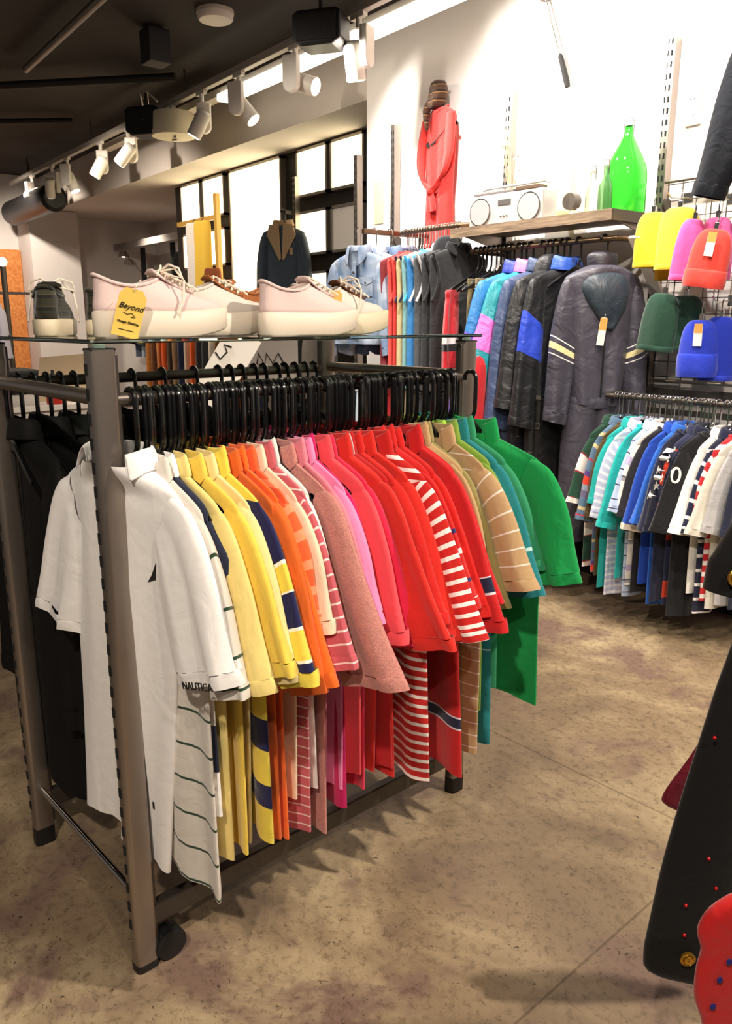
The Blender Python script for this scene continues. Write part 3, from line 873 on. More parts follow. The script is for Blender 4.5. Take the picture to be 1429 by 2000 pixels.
# ------------------------------------------------------------------ white polo details
wp = COLS[0]
def wrap_front(o, target, off=.0012):
    """Lay flat lettering (facing local -y) onto the front of a garment part."""
    from mathutils.bvhtree import BVHTree
    bt = BVHTree.FromPolygons([v.co for v in target.data.vertices], [tuple(q.vertices) for q in target.data.polygons])
    ys = [v.co.y for v in o.data.vertices]
    y0 = (min(ys) + max(ys)) / 2
    for v in o.data.vertices:
        h = bt.ray_cast(Vector((v.co.x, -1, v.co.z)), Vector((0, 1, 0)))
        if h[0] is not None: v.co.y = h[0].y - off + (v.co.y - y0)
    return o
wbody = [c for c in wp.children if c.name.startswith('body')][0]
wsl = [c for c in wp.children if c.name.startswith('sleeve')][0]
wcu = [c for c in wsl.children if c.name.startswith('cuff')][0]
def fine(pts, m=3):
    out = []
    for i in range(len(pts)):
        a, b = pts[i], pts[(i + 1) % len(pts)]
        out += [(a[0] + (b[0] - a[0]) * k / m, a[1] + (b[1] - a[1]) * k / m) for k in range(m)]
    return out
wrap_front(lettering('cuff_lettering', 'NAUTICA', .021, INK, Matrix.Translation((.287, -.05, -.497)) @ Matrix.Rotation(RAD(-14), 4, 'Y') @ Matrix.Rotation(RAD(90), 4, 'X'), wp), wsl)
wrap_front(MB().prism(fine([(-.013, -.013), (.010, -.004), (.014, .03), (.0, .004)]), .001, 'xz', (.112, -.06, -.335)).build('sail_emblem', INK, wp, smooth=False), wbody)
for z in (-.235, -.285, -.335):
    wrap_front(MB().cyl((-.012, -.0605, z), (-.012, -.0625, z), .0052, 12).build('button', plain('pearl', '#cfc8c2', .3), wp), wbody)
wrap_front(MB().box((.055, -.06, -.86), (.006, .001, .016)).build('hem_label', INK, wp), wbody)
oc = COLS[7]
osl = [c for c in oc.children if c.name.startswith('sleeve')][0]
wrap_front(MB().prism(fine([(-.010, .0), (-.006, -.006), (.012, .006), (-.003, .0), (-.006, .008)]), .001, 'xz', (.27, -.06, -.475)).build('swoosh_mark', TAGW, oc, smooth=False), osl)

# ---- black jackets on the rack's back rail
BLK = cloth('#0b0a0a', rough=.75, sheen=0)
BLK2 = cloth('#10110d', rough=.65, sheen=0)
jl = ['nearest black jacket on the back rail, wide collar', 'black jacket behind the nearest one on the back rail', 'dark olive black jacket, third along the back rail',
      'black coat, fourth along the back rail', 'black coat hidden behind the white polo, fifth on the back rail', 'black coat, sixth along the back rail', 'black coat, seventh along the back rail']
for i, tt in enumerate((.05, .12, .19, .27, .35, .44, .54)):
    loc = rk(-DEP, tt, 1.258)
    garment('black_jacket', jl[i], 'jacket', loc, RANG + RAD(180 + 5 * math.sin(i * 2)), 'black jackets on the back rail', seed=40 + i, L=.92 if i < 4 else .8, t=.022, fold=.010, sh=.22, ch=.215, hem=.22, body=BLK if i % 3 != 2 else BLK2,
            collar='big', sl=.58, slw=.075, slc=.06, slo=.03, slt=.028, sly=-.012, cuffh=.05)
    hanger('plastic', loc, RANG, 'black hanger holding the ' + jl[i].split(',')[0].split(' on the')[0] + ' on the back rail', 'hangers on the back rail')
for i, tt in enumerate((.015, .085, .155, .62, .66, .70, .745, .78, .83, .86, .90, .94, .975)):
    hanger('plastic', rk(-DEP, tt, 1.258), RANG + RAD(rnd.uniform(-6, 6)), 'empty black plastic hanger on the rail at the back of the rack', 'empty hangers on the back rail')

# ------------------------------------------------------------------ sneakers on the glass
def shoe(label, loc, rz, upper, sole, lining, laces, heelcap=None, platform=.052, L=.285, W=.098, tagspec=None, suede=None, bow=True, group='sneakers on the glass shelf'):
    """Local +x is the toe."""
    t = thing('sneaker', label, 'sneaker', loc, rz, group)
    def outline(f0, f1, w, n=36):
        pts = []
        for k in range(n):
            th = 2 * PI * k / n
            c, s = math.cos(th), math.sin(th)
            x = (f0 + f1) / 2 + (f1 - f0) / 2 * math.copysign(abs(c) ** .8, c)
            u = (x - f0) / (f1 - f0)
            ww = w * (.40 + .11 * math.sin(PI * min(1, max(0, u * 1.25 - .25))) - .035 * math.sin(PI * min(1, u * 1.6)))
            pts.append((x, math.copysign(abs(s) ** .75, s) * ww))
        return pts
    spring = lambda x: .020 * max(0, (x / L - .62) / .38) ** 1.6
    so = MB(); R = []
    for zz, gr in ((0.0, -.004), (.004, 0), (platform - .004, .001), (platform, -.003)):
        R.append([Vector((x, y, zz + (spring(x) if zz < .02 else spring(x) * .55))) for x, y in outline(-gr, L + gr, W + 2 * gr)])
    sob = so.loft(R).build('sole', sole, t, angle=50)
    fx = MB(); R = []
    for zz, gr in ((platform * .42, .0016), (platform * .45, .0016)):
        R.append([Vector((x, y, zz + spring(x) * .8)) for x, y in outline(-gr, L * .55 + gr, W + 2 * gr)])
    up = MB(); R = []
    lv = [(-.006, .003, L - .012, .92, 0), (.008, .002, L - .018, .90, 0), (.018, .003, L * .88, .86, 0), (.029, .005, L * .75, .80, .0), (.040, .006, L * .63, .74, .0), (.049, .006, L * .54, .70, .002), (.055, .005, L * .48, .66, .006)]
    for zz, f0, f1, w, hk in lv:
        ring = []
        for x, y in outline(f0, f1, W * w):
            u = (x - f0) / (f1 - f0)
            z = platform + zz + spring(x) * .55 * (1 - zz / .08)
            if zz > .039: z += .012 * (1 - u) ** 3 - .012 * math.sin(PI * u) + .010 * u ** 2
            ring.append(Vector((x, y, z)))
        R.append(ring)
    # turn the opening inward for a lining lip
    upo = up.loft(R, cap0=True, cap1=False).build('upper', upper, t, angle=180)
    li = MB(); R2 = []
    for zz, sc in ((0.0, .97), (-.02, .90), (-.045, .85)):
        R2.append([Vector((.5 * L * .5 + (p.x - .25 * L) * sc, p.y * sc, p.z + zz)) for p in R[-1]])
    li.loft(R2, cap0=False, cap1=True).build('lining', lining, t, angle=180)
    tb = [Vector((p.x, p.y, p.z)) for p in R[-1]]
    MB().tube(tb, .0038, 8, closed=True).build('collar_padding', upper, t)
    # tongue and laces
    tg = MB(); rr = []
    for k in range(7):
        u = k / 6
        x = L * (.72 - .30 * u); z = platform + .042 + .038 * u - .006 * math.sin(PI * u); w = .018 + .008 * u
        rr.append([Vector((x, -w, z - .006)), Vector((x, -w * .5, z)), Vector((x, w * .5, z)), Vector((x, w, z - .006))])
    tg.loft(rr, cap=False, ring_closed=False).build('tongue', suede or upper, t, solid=.004, angle=180)
    lc = MB()
    for k in range(5):
        u = k / 4
        x = L * (.71 - .22 * u); z = platform + .048 + .026 * u; w = .021 + .004 * u
        lc.tube([(x + .012, -w, z - .008), (x + .004, -w * .4, z + .002), (x, 0, z + .004), (x - .006, w * .5, z + .003), (x - .014, w, z - .006)], .0022, 6)
        lc.tube([(x + .012, w, z - .008), (x + .004, w * .4, z + .003), (x, 0, z + .006), (x - .006, -w * .5, z + .004), (x - .014, -w, z - .006)], .0022, 6)
    if bow:
        bx, bz = L * .50, platform + .078
        for s in (-1, 1):
            lc.tube([(bx, 0, bz), (bx + .01, s * .02, bz + .012), (bx + .02, s * .045, bz + .004), (bx + .025, s * .05, bz - .014), (bx + .015, s * .035, bz - .012), (bx, 0, bz)], .0024, 6)
            lc.tube([(bx, 0, bz), (bx + .02, s * .025, bz + .004), (bx + .03, s * .046, bz - .02), (bx + .024, s * .052, bz - .055), (bx + .01, s * .055, bz - .085)], .0022, 6)
    lc.build('laces', laces, t)
    if heelcap:
        h = MB(); q = []
        for zz in (.0, .02, .04, .058):
            f0 = .0015; w = W * (.91 - zz * 3.2)
            q.append([Vector((x - .0015, y * 1.02, platform + zz)) for x, y in outline(f0, L * (.9 - zz * 4), w) if x < .035])
        mlen = min(len(a) for a in q)
        q = [sorted(a, key=lambda p: p.y)[:mlen] for a in q]
        h.loft(q, cap=False, ring_closed=False).build('heel_counter', heelcap, t, solid=.002, angle=180)
    return t
PINK = plain('pale_pink_canvas', '#d6bdb8', .85, 0, .3, 700)
SOLE = plain('offwhite_rubber_sole', '#d9cbb9', .55, 0, .1, 120)
SOLE2 = plain('aged_cream_sole', '#cfc0a4', .6, 0, .25, 80)
CREAM = plain('cream_lining', '#d8cdbd', .85)
TAN = plain('tan_suede', '#9a5a2c', .85, 0, .3, 500)
TAND = plain('dark_brown_suede', '#5e3218', .85, 0, .3, 500)
LACE = plain('cotton_lace', '#e4d6c4', .85)
GREYC = plain('bone_canvas', '#cfc4ba', .85, 0, .3, 700)
PLAID = cloth('#2c2a1c', stripes=[(0, '#2c2a1c'), (.016, '#14140f'), (.024, '#4a4632'), (.025, '#2c2a1c')], period=.026)
def at2(p, q_, base=GZ): return (p[0], p[1], base)
hd = lambda a, b: math.atan2(b[1] - a[1], b[0] - a[0])
A0, A1 = (-1.573, .552), (-1.566, .835)
sA = shoe('pale pink platform sneaker with the yellow price tag, nearest on the glass', at2(A0, A1), hd(A0, A1), PINK, SOLE, CREAM, LACE, L=.283)
B0, B1 = (-1.690, .735), (-1.682, 1.015)
sB = shoe('bone white platform sneaker with a tan suede tongue behind the tagged one', at2(B0, B1), hd(B0, B1), GREYC, SOLE, CREAM, LACE, L=.28, suede=TAN, bow=False)
C0, C1 = (-1.575, .925), (-1.600, 1.205)
sC = shoe('pale pink platform sneaker without tag, right of the tagged one', at2(C0, C1), hd(C0, C1), PINK, SOLE, CREAM, LACE, L=.281, bow=False)
D0, D1 = (-1.690, 1.085), (-1.672, 1.365)
sD = shoe('rightmost bone sneaker with brown suede tongue and orange tag', at2(D0, D1), hd(D0, D1), GREYC, SOLE2, TAND, LACE, L=.28, suede=TAND)
E0, E1 = (-1.800, .530), (-2.062, .640)
sE = shoe('dark plaid sneaker seen from its heel, at the left of the glass', at2(E0, E1), hd(E0, E1), PLAID, SOLE2, plain('dark_lining', '#2a261c', .9), LACE, L=.284, platform=.038, W=.094, heelcap=PLAID)
F0, F1 = (-1.868, .640), (-1.868, .905)
sF = shoe('dark patterned sneaker half hidden behind the tagged pink one', at2(F0, F1), hd(F0, F1), PLAID, SOLE2, CREAM, LACE, L=.265, platform=.036, W=.094)
# brown suede shoe standing behind shoe B
G0, G1 = (-1.815, 1.09), (-1.80, .83)
sG = shoe('tan suede sneaker with white heel behind the bone one', at2(G0, G1), hd(G0, G1), TAN, SOLE, CREAM, LACE, L=.26, heelcap=plain('white_leather', '#e2d8cf', .5), bow=False)
# price tags tied to the shoes
def price_tag(label, loc, rz, w, h, mat, ry=0.0, script=True, name='price_tag'):
    t = thing(name, label, 'price tag', loc, rz)
    t.rotation_euler = (0, ry, rz)
    c = MB().prism([(-w / 2, -h / 2), (w / 2, -h / 2), (w / 2, h * .36), (w * .3, h / 2), (-w * .3, h / 2), (-w / 2, h * .36)], .0012, 'xz').build('card', mat, t, smooth=False)
    MB().tube([(0, -.001, h * .45), (.0, -.004, h * .55), (.004, .004, h * .62)], .0009, 6).build('string', LACE, t)
    return t
tg = price_tag('yellow shop tag with black script leaning on the pink sneaker', (-1.514, .602, GZ + .047), RAD(90) + RANG * .2, .052, .092, TAGY, RAD(-16))
tg.rotation_euler = (RAD(10), RAD(14), RAD(82))
M0 = Matrix.Translation((0, -.0012, .012)) @ Matrix.Rotation(RAD(90), 4, 'X')
lettering('script', 'Beyond', .0155, INK, M0, tg, .35)
lettering('small_print', 'Vintage Clothing', .0062, INK, Matrix.Translation((0, -.0012, -.018)) @ Matrix.Rotation(RAD(90), 4, 'X'), tg, .3)
MB().tube([(-.012, -.0012, .0), (-.004, -.0012, -.003), (.004, -.0012, .001), (.012, -.0012, -.006), (.004, -.0012, -.007)], .0007, 5).build('flourish', INK, tg)
MB().box((0, -.001, -.033), (.03, .0006, .0012)).build('small_line', INK, tg)
t2 = price_tag('orange card tag hanging on the rightmost sneaker', (-1.612, 1.155, GZ + .082), RAD(78), .036, .045, TAGO, RAD(8))

# ------------------------------------------------------------------ white wall: standards, shelf, rails
def standard(x, z0, z1, y, label):
    t = thing('wall_standard', label, 'wall upright', (x, y, z0), 0, 'slotted wall uprights')
    h = z1 - z0
    MB().box((0, 0, h / 2), (.042, .05, h)).build('upright', STEEL, t, bevel=.004)
    s = MB(); n = int(h / .05)
    for k in range(n):
        s.box((0.006, -.0255, .03 + k * .05), (.010, .002, .026)); s.box((-.014, -.0255, .03 + k * .05), (.006, .002, .026))
    inlay([c for c in t.children if c.name.startswith('upright')][0], s, SLOTM)
    MB().cyl((.021, .0, h * .72 if h > 2 else h * .4), (.034, .0, h * .72 if h > 2 else h * .4), .03, 18).build('wall_fixing', STEELD, t)
    return t
SY = WY - .028
standard(-2.375, .05, 2.70, SY, 'slotted steel upright at the right of the bottle shelf, by the socket')
standard(-3.385, .05, 2.69, SY, 'slotted steel upright behind the radio')
standard(-4.41, .05, 2.68, SY, 'slotted steel upright left of the red dress')
standard(-4.80, .05, 2.55, SY - .02, 'slotted steel upright at the left edge of the white wall')
standard(-6.34, .9, 2.66, 4.13, 'slim upright in the panel wall carrying the denim jacket')
standard(-1.36, .05, 2.70, SY, 'slotted steel upright out at the right of the grid')

# shelf
t = thing('wall_shelf', 'long wooden shelf on the white wall holding radio and bottles', 'shelf', (-2.90, 3.47, 1.90))
MB().box((0, 0, .0), (1.06, .40, .022)).build('board', WOODP, t, bevel=.002)
MB().box((0, -.203, -.012), (1.07, .008, .05)).build('front_edge', wood_material('dark_edge_wood', '#5d4c3c', '#8a755e', 6), t)
MB().box((.535, 0, -.012), (.008, .40, .05)).build('side_edge', STEELD, t)
for x in (-.49, .50):
    MB().prism([(-.2, -.012), (.19, -.012), (.19, -.10)], .008, 'yz', (x, 0, 0)).build('bracket', STEEL, t)
SH = 1.911

def rail_u(x0, x1, y, z, label, wally=SY - .02):
    t = thing('hanging_rail', label, 'clothes rail', ((x0 + x1) / 2, y, z))
    w = (x1 - x0) / 2
    MB().tube([(-w, wally - y, 0), (-w, .05, 0), (-w + .015, .012, 0), (-w + .05, 0, 0), (w - .05, 0, 0), (w - .015, .012, 0), (w, .05, 0), (w, wally - y, 0)], .0135, 12).build('bar', plain('bronze_bar', '#6e5a45', .35, .8), t)
    for s in (-1, 1):
        MB().box((s * w, wally - y - .004, 0), (.03, .012, .06)).build('mounting_plate', STEELD, t, bevel=.003)
    return t
rail_u(-3.36, -2.38, 3.34, 1.79, 'bronze rail under the shelf carrying winter jackets')
rail_u(-3.98, -3.38, 3.34, 1.94, 'bronze rail below the red dress carrying vests', SY - .02)
t = thing('garment_rail', 'straight arm sticking out of the wall carrying denim jackets', 'clothes rail', (-4.12, 3.40, 1.955))
MB().box((0, .02, 0), (.03, .50, .03)).build('arm', plain('bronze_bar', '#6e5a45'), t, bevel=.004)
MB().box((0, .25, -.02), (.035, .02, .12)).build('mounting_plate', STEELD, t, bevel=.003)
# diagonal white support
tag(MB().bar((-2.30, 3.66, 1.46), (-2.30, 3.36, 1.79), .06, .018).build('support_strut', WHITEP, smooth=False), 'white diagonal strut under the end of the jacket rail', 'strut')

# ---- winter jackets (rz = -90 deg: local +x points out to the aisle, fronts face the left)
AIS = RAD(90)   # local -x points out to the aisle, fronts face the right
def wl(h, **k): return cloth(h, rough=.45, sheen=.05, wrinkle=.9, wscale=9, **k)
TEALJ = [(0, '#1f8e9a'), (.17, '#e070c8'), (.33, '#1f8e9a')]
BLUEJ = [(0, '#2a78b8'), (.26, '#5a48b0'), (.52, '#5a38a0')]
BLKBL = [(0, '#17181c'), (.16, '#2a48c8'), (.34, '#17181c')]
SUIT = [(0, '#3f3c48'), (.26, '#e8e2e0'), (.266, '#3f3c48'), (.285, '#e6d8a0'), (.315, '#3f3c48'), (.335, '#e8e2e0'), (.341, '#3f3c48')]
J = [
 (-2.985, 'blue and purple ski jacket, leftmost of the puffy jackets', dict(body=wl('#2a78b8'), sleeve=wl('#2a78b8', stripes=BLUEJ), collar='stand', cmat=wl('#2c3f9a'), cuff=wl('#4a30a0'), L=.70, sl=.64, slo=.12, slw=.095, slc=.08)),
 (-2.905, 'turquoise jacket with a pink sleeve block and pink collar', dict(body=wl('#1f8e9a'), sleeve=wl('#1f8e9a', stripes=TEALJ), collar='stand', cmat=wl('#e878c0'), L=.82, sl=.52, slc=.11, slo=.12, cuffh=.02)),
 (-2.825, 'slate blue padded jacket between turquoise and black', dict(body=wl('#3d4c70'), collar='stand', L=.95, sl=.68)),
 (-2.745, 'black hooded jacket behind the blue block one', dict(body=wl('#1d1d20'), collar='hood', L=.85, sl=.58)),
 (-2.665, 'black jacket with bright blue shoulder and sleeve block', dict(body=wl('#17181c'), sleeve=wl('#17181c', stripes=BLKBL), collar='stand', cmat=wl('#2f57b8'), L=1.05, sl=.66)),
]
for i, (x, label, kw) in enumerate(J):
    a = dict(seed=70 + i, t=.034, fold=.010, sh=.22, ch=.225, hem=.22, slw=.085, slc=.075, slo=.05, slt=.034, sly=-.012, cuffh=.045, nd=.04)
    a.update(kw)
    loc = (x, 3.34, 1.79)
    garment('winter_jacket', label, 'jacket', loc, AIS + RAD((-15, -13, -11, -9, -7)[i]), 'winter jackets under the shelf', **a)
    hanger('plastic', loc, AIS + RAD(-8), 'black hanger holding the ' + label.split(',')[0].split(' with ')[0].split(' behind ')[0].split(' between ')[0], 'hangers under the shelf')
for i, x in enumerate((-3.30, -3.265, -3.235, -3.20, -3.165, -3.13, -3.10, -3.07, -3.035, -2.95, -2.78, -2.70, -2.60)):
    hanger('plastic', (x, 3.34, 1.79), AIS + RAD(rnd.uniform(-18, 4)), 'empty black hanger on the rail under the shelf', 'empty hangers under the shelf')
# snowsuit: turned to face the aisle
SUITM = wl('#45424e')
loc = (-2.45, 3.34, 1.79)
ss = garment('snowsuit', 'grey hooded snowsuit with cream striped sleeves, at the end of the jacket rail', 'snowsuit', loc, RAD(58), seed=91, L=.66, t=.065, fold=.012, sh=.185, ch=.16, hem=.125, body=SUITM, sleeve=wl('#3f3c48', stripes=SUIT), collar=None, sl=.62, slw=.072, slc=.058, slo=.03, slt=.045, sly=-.02, cuffh=.05, nd=.05)
q = MB(); sweep(q, [(0, 0, -.15, 0, .05, .03), (0, -.01, -.16, 0, .10, .06), (0, -.03, -.22, 0, .125, .075), (.01, -.06, -.30, 0, .095, .05), (.02, -.075, -.38, 0, .045, .022), (.025, -.08, -.42, 0, .012, .01)], 28, 18, 2.1, .004, 2.5, 4, cap0=True, cap1=True)
q.build('hood', wl('#2b3640'), ss, angle=180)
q = MB(); sweep(q, [(0, .01, -.06, 0, .05, .03), (0, .01, -.08, 0, .075, .045), (0, .01, -.16, 0, .06, .045)], 24, 10, 2.1, .005, 2.5, 6, cap0=True, cap1=True)
q.build('hood_lining', wl('#35323a'), ss, angle=180)
q = MB(); sweep(q, [(0, 0, -.745, 0, .135, .075), (0, 0, -.77, 0, .14, .08), (0, 0, -.80, 0, .135, .075)], 28, 6, 2.4)
q.build('waist_band', SUITM, ss, angle=180)
for s in (-1, 1):
    q = MB(); sweep(q, [(s * .06, 0, -.78, 0, .08, .07), (s * .07, 0, -1.0, 0, .085, .075), (s * .075, 0, -1.25, 0, .08, .07), (s * .08, 0, -1.48, 0, .075, .06)], 24, 18, 2.2, .01, 2.5, 30 + s)
    q.build('trouser_leg', SUITM, ss, angle=180)
MB().tube([(.0, -.082, -.36), (.0, -.085, -.60), (.0, -.08, -.74)], .004, 6).build('zip', BLACKM, ss)
hanger('plastic', loc, RAD(58), 'black hanger holding the grey snowsuit', 'hangers under the shelf')
pt = price_tag('long cream and orange tag on the front of the snowsuit', (-2.375, 3.265, 1.36), RAD(52), .035, .13, TAGW, RAD(6))
MB().box((0, -.001, .035), (.034, .0008, .055)).build('orange_band', TAGO, pt)
t = thing('belt_strap', 'black webbing strap with metal buckles dangling beside the snowsuit', 'strap', (-2.60, 3.10, 1.02))
MB().box((0, 0, -.10), (.022, .004, .36)).build('webbing', BLACKM, t)
MB().box((0, -.004, .02), (.03, .006, .02)).build('buckle', CHROME, t, bevel=.002)
MB().box((0, -.004, -.12), (.03, .006, .03)).build('buckle', CHROME, t, bevel=.002)
# red bib dungarees and camouflage trousers on the left of the same rail
t = garment('red_bib_top', 'red strappy bib top with black and white trim among the empty hangers', 'top', (-3.335, 3.20, 1.70), AIS + RAD(25), None, seed=101, L=.42, t=.02, sh=.10, ch=.12, hem=.10, body=cloth('#cf2430', stripes=[(0, '#cf2430'), (.24, '#f0e6e4'), (.29, '#19161a'), (.33, '#cf2430')]), sleeves=False, collar=None, fold=.012, neck=.06)
for i, (x, hx, lb) in enumerate([(-3.25, '#6f6240', 'camouflage brown trousers folded under the empty hangers'), (-3.19, '#8a7a5c', 'sand coloured trousers beside the camouflage ones'), (-3.12, '#3c3a36', 'charcoal trousers under the empty hangers'), (-3.05, '#1d1c20', 'black trousers next to the blue ski jacket')]):
    g_ = thing('trousers', lb, 'trousers', (x, 3.34, 1.62), AIS + RAD(15), 'trousers under the shelf')
    q = MB(); sweep(q, [(0, 0, 0, 0, .15, .012), (0, 0, -.2, 0, .16, .02), (0, 0, -.6, 0, .14, .022), (.0, 0, -.95, 0, .12, .022)], 28, 24, 2.3, .008, 3, 120 + i, cap0=True)
    q.build('legs', cloth(hx, heather=.35), g_, angle=180)
    MB().box((0, 0, -.0), (.30, .014, .03)).build('waistband', cloth(hx), g_, bevel=.003)
tag(garment('red_sweater', 'red sweater with black hem low between trousers and ski jacket', 'sweater', (-3.00, 3.22, 1.42), AIS + RAD(15), None, seed=131, L=.55, t=.03, body=cloth('#c8202a'), collar='crew', sl=.42, cuff=cloth('#15151a'), slo=.03), 'red sweater with black hem low between trousers and ski jacket', 'sweater')

# ---- vests on the higher rail
V = [(-3.87, '#8a2a34', None, 'burgundy fringed vest next to the denim'), (-3.815, '#e05048', '#e05048', 'coral red vest, first of the bright vests'), (-3.765, '#d8352e', '#20243c', 'red vest with navy armhole trim'),
     (-3.715, '#c9b78a', '#20243c', 'sand vest with navy trim'), (-3.665, '#7fb0b0', '#38a8d8', 'pale teal vest with sky blue trim'), (-3.612, '#2f7ec0', '#d8d4d8', 'bright blue vest with white trim'), (-3.56, '#4a4c50', '#d0cdd0', 'grey vest with pale piping'),
     (-3.505, '#26272b', '#26272b', 'charcoal hooded vest beside the black one'), (-3.44, '#1a1a1c', '#1a1a1c', 'black wide shouldered vest at the right end')]
for i, (x, hx, trim, label) in enumerate(V):
    loc = (x, 3.34, 1.94)
    g_ = garment('vest', label, 'vest', loc, AIS + RAD(-8 + 3 * math.sin(i)), 'vests below the red dress', seed=140 + i, L=.80 if i > 0 else .7, t=.022, fold=.008, sh=.21, ch=.20, hem=.20, body=cloth(hx, rough=.7), sleeves=False, collar='crew' if i < 6 else ('hood' if i == 7 else 'polo'), cmat=cloth(trim or hx), cuffh=0)
    if trim:
        pts = []
        for k in range(13):
            u = k / 12
            pts.append((-.205 + .045 * math.sin(PI * u), -.026, -.16 - .26 * u))
        MB().tube(pts, .008, 8).build('armhole_trim', cloth(trim), g_)
    hanger('chrome', loc, AIS + RAD(-8), 'hanger with chrome hook holding the ' + label.split(',')[0].split(' with ')[0], 'hangers below the red dress')
for x in (-3.90, -3.84, -3.79, -3.74, -3.69, -3.64, -3.585, -3.53, -3.47):
    hanger('chrome', (x, 3.34, 1.94), AIS + RAD(rnd.uniform(-14, 0)), 'spare chrome hooked hanger between the vests', 'spare hangers between the vests')
# ---- denim jackets facing the camera
DEN = [(3.14, denim('#7088aa', '#b9c6d8'), 'light blue washed denim jacket, front of the arm', RAD(12)), (3.24, denim('#8fa2be', '#d5dbe4'), 'pale bleached denim jacket behind the washed one', RAD(5)), (3.34, denim('#566c90', '#8ea2bf'), 'mid blue denim jacket third on the arm', RAD(8)), (3.44, denim('#4a4c70', '#7c7f9c'), 'violet grey denim jacket nearest the wall', RAD(3))]
for i, (y, m_, label, rz) in enumerate(DEN):
    loc = (-4.12 + .03 * i, y, 1.955)
    g_ = garment('denim_jacket', label, 'denim jacket', loc, rz, 'denim jackets on the straight arm', seed=160 + i, L=.56, t=.03, fold=.012, sh=.215, ch=.21, hem=.20, body=m_, collar='big', sl=.50, slw=.075, slc=.06, slo=.05, slt=.032, sly=-.012, cuffh=.05, hemband=(m_, .05), nd=.045)
    for s in (-1, 1):
        pk = MB().box((s * .10, -.048, -.34), (.10, .006, .11)).build('chest_pocket', m_, g_, bevel=.002)
        MB().prism([(-.052, .02), (.052, .02), (.052, -.012), (0, -.03), (-.052, -.012)], .006, 'xz', (s * .10, -.053, -.30)).build('pocket_flap', m_, pk)
        MB().cyl((s * .10, -.057, -.315), (s * .10, -.06, -.315), .007, 10).build('pocket_button', CHROME, pk)
    pl = MB().box((0, -.048, -.42), (.035, .006, .46)).build('placket', m_, g_, bevel=.002)
    for k in range(5): MB().cyl((0, -.052, -.25 - .085 * k), (0, -.056, -.25 - .085 * k), .008, 10).build('button', CHROME, pl)
    hanger('chrome', loc, rz, 'hanger holding the ' + label.split(',')[0].split(' behind')[0].split(' third')[0].split(' nearest')[0], 'hangers on the straight arm')

# ---- lower hung clothes under the vests and denim (dark, seen under the glass)
low = [(-4.62, '#27364f'), (-4.5, '#6f86a8'), (-4.38, '#1e2636'), (-4.2, '#b8c4d2'), (-4.05, '#2b3342'), (-3.9, '#a8242c'), (-3.74, '#c8b48a'), (-3.6, '#3a3c42'), (-3.45, '#202024')]
names = ['dark blue', 'faded blue', 'navy', 'bleached', 'slate', 'red', 'sand', 'grey', 'black']
for i, (x, hx) in enumerate(low):
    g_ = thing('jeans', '%s jeans hanging on the lower rail behind the glass topped rack' % names[i], 'jeans', (x, 3.32, .98), AIS + RAD(10), 'jeans on the lower rail')
    q = MB(); sweep(q, [(0, 0, 0, 0, .16, .02), (0, 0, -.2, 0, .17, .03), (0, 0, -.5, 0, .15, .03), (.0, 0, -.85, 0, .13, .03)], 24, 18, 2.3, .008, 3, 180 + i, cap0=True)
    q.build('legs', denim(hx, hx), g_, angle=180)
    MB().box((0, 0, .0), (.33, .03, .035)).build('waistband', cloth(hx), g_, bevel=.004)
t = thing('hanging_rail', 'lower rail behind the rack holding jeans', 'clothes rail', (-4.05, 3.32, 1.03))
MB().tube([(-.70, 0, 0), (.70, 0, 0)], .0125, 12).build('bar', STEELD, t)
for s in (-.69, .67):
    MB().bar((s, 0, 0), (s, SY - 3.34, 0), .03, .03).build('bracket', STEELD, t)

# ------------------------------------------------------------------ red dress on the wall
RED = cloth('#cf2f2a', wrinkle=.6)
rd = thing('red_sweatshirt_dress', 'red sweatshirt dress with black swoosh and tied sleeves on the white wall', 'dress', (-3.92, 3.62, 2.80), RAD(-6))
q = MB(); sweep(q, [(0, 0, -.12, 0, .07, .028), (0, 0, -.135, 0, .10, .03), (0, 0, -.17, 0, .145, .03), (0, 0, -.21, 0, .155, .03), (0, 0, -.42, 0, .145, .035), (0, 0, -.58, 0, .130, .035), (0, 0, -.70, 0, .135, .035), (0, 0, -.95, 0, .145, .04)], 44, 36, 2.2, .010, 3.8, 201)
q.build('body', RED, rd, angle=180)
collar_crew(RED, rd, .073, .028, -.122)
for s in (-1, 1):
    q = MB()
    sweep(q, [(s * .125, -.012, -.165, RAD(0), .034, .022), (s * .138, -.028, -.28, RAD(0), .040, .02), (s * .140, -.040, -.40, RAD(s * 8), .040, .018), (s * .115, -.050, -.50, RAD(s * 35), .040, .017), (s * .06, -.056, -.565, RAD(s * 55), .036, .017), (0, -.062, -.60, RAD(s * 70), .026, .017)], 22, 26, 2.2, .005, 3, 210 + s, cap0=True)
    q.build('sleeve', RED, rd, angle=180)
q = MB(); q.ball((0, -.066, -.60), .028)
q.build('sleeve_knot', RED, rd)
for s in (-1, 1):
    q = MB(); q.tube([(s * .004, -.064, -.61), (s * .012, -.062, -.65), (s * .018, -.06, -.69), (s * .02, -.058, -.72)], [.018, .026, .028, .024], 12, flat=.5)
    q.build('sleeve_end', RED, rd)
sw = [(-.095, -.345), (-.08, -.365), (-.06, -.372), (-.03, -.36), (.10, -.285), (.0, -.335), (-.05, -.35), (-.07, -.345), (-.075, -.33)]
MB().prism(sw, .004, 'xz', (.0, -.036, .03)).build('swoosh_print', INK, rd, smooth=False)
t = thing('hair_scarf', 'brown mottled scarf bunched over the hanger above the red dress', 'scarf', (-3.92, 3.62, 2.72), RAD(-6))
FUR = cloth('#4a2f1e', stripes=[(0, '#4a2f1e'), (.02, '#1d120c'), (.03, '#8a6038'), (.036, '#4a2f1e')], period=.045, wrinkle=1.0, wscale=40)
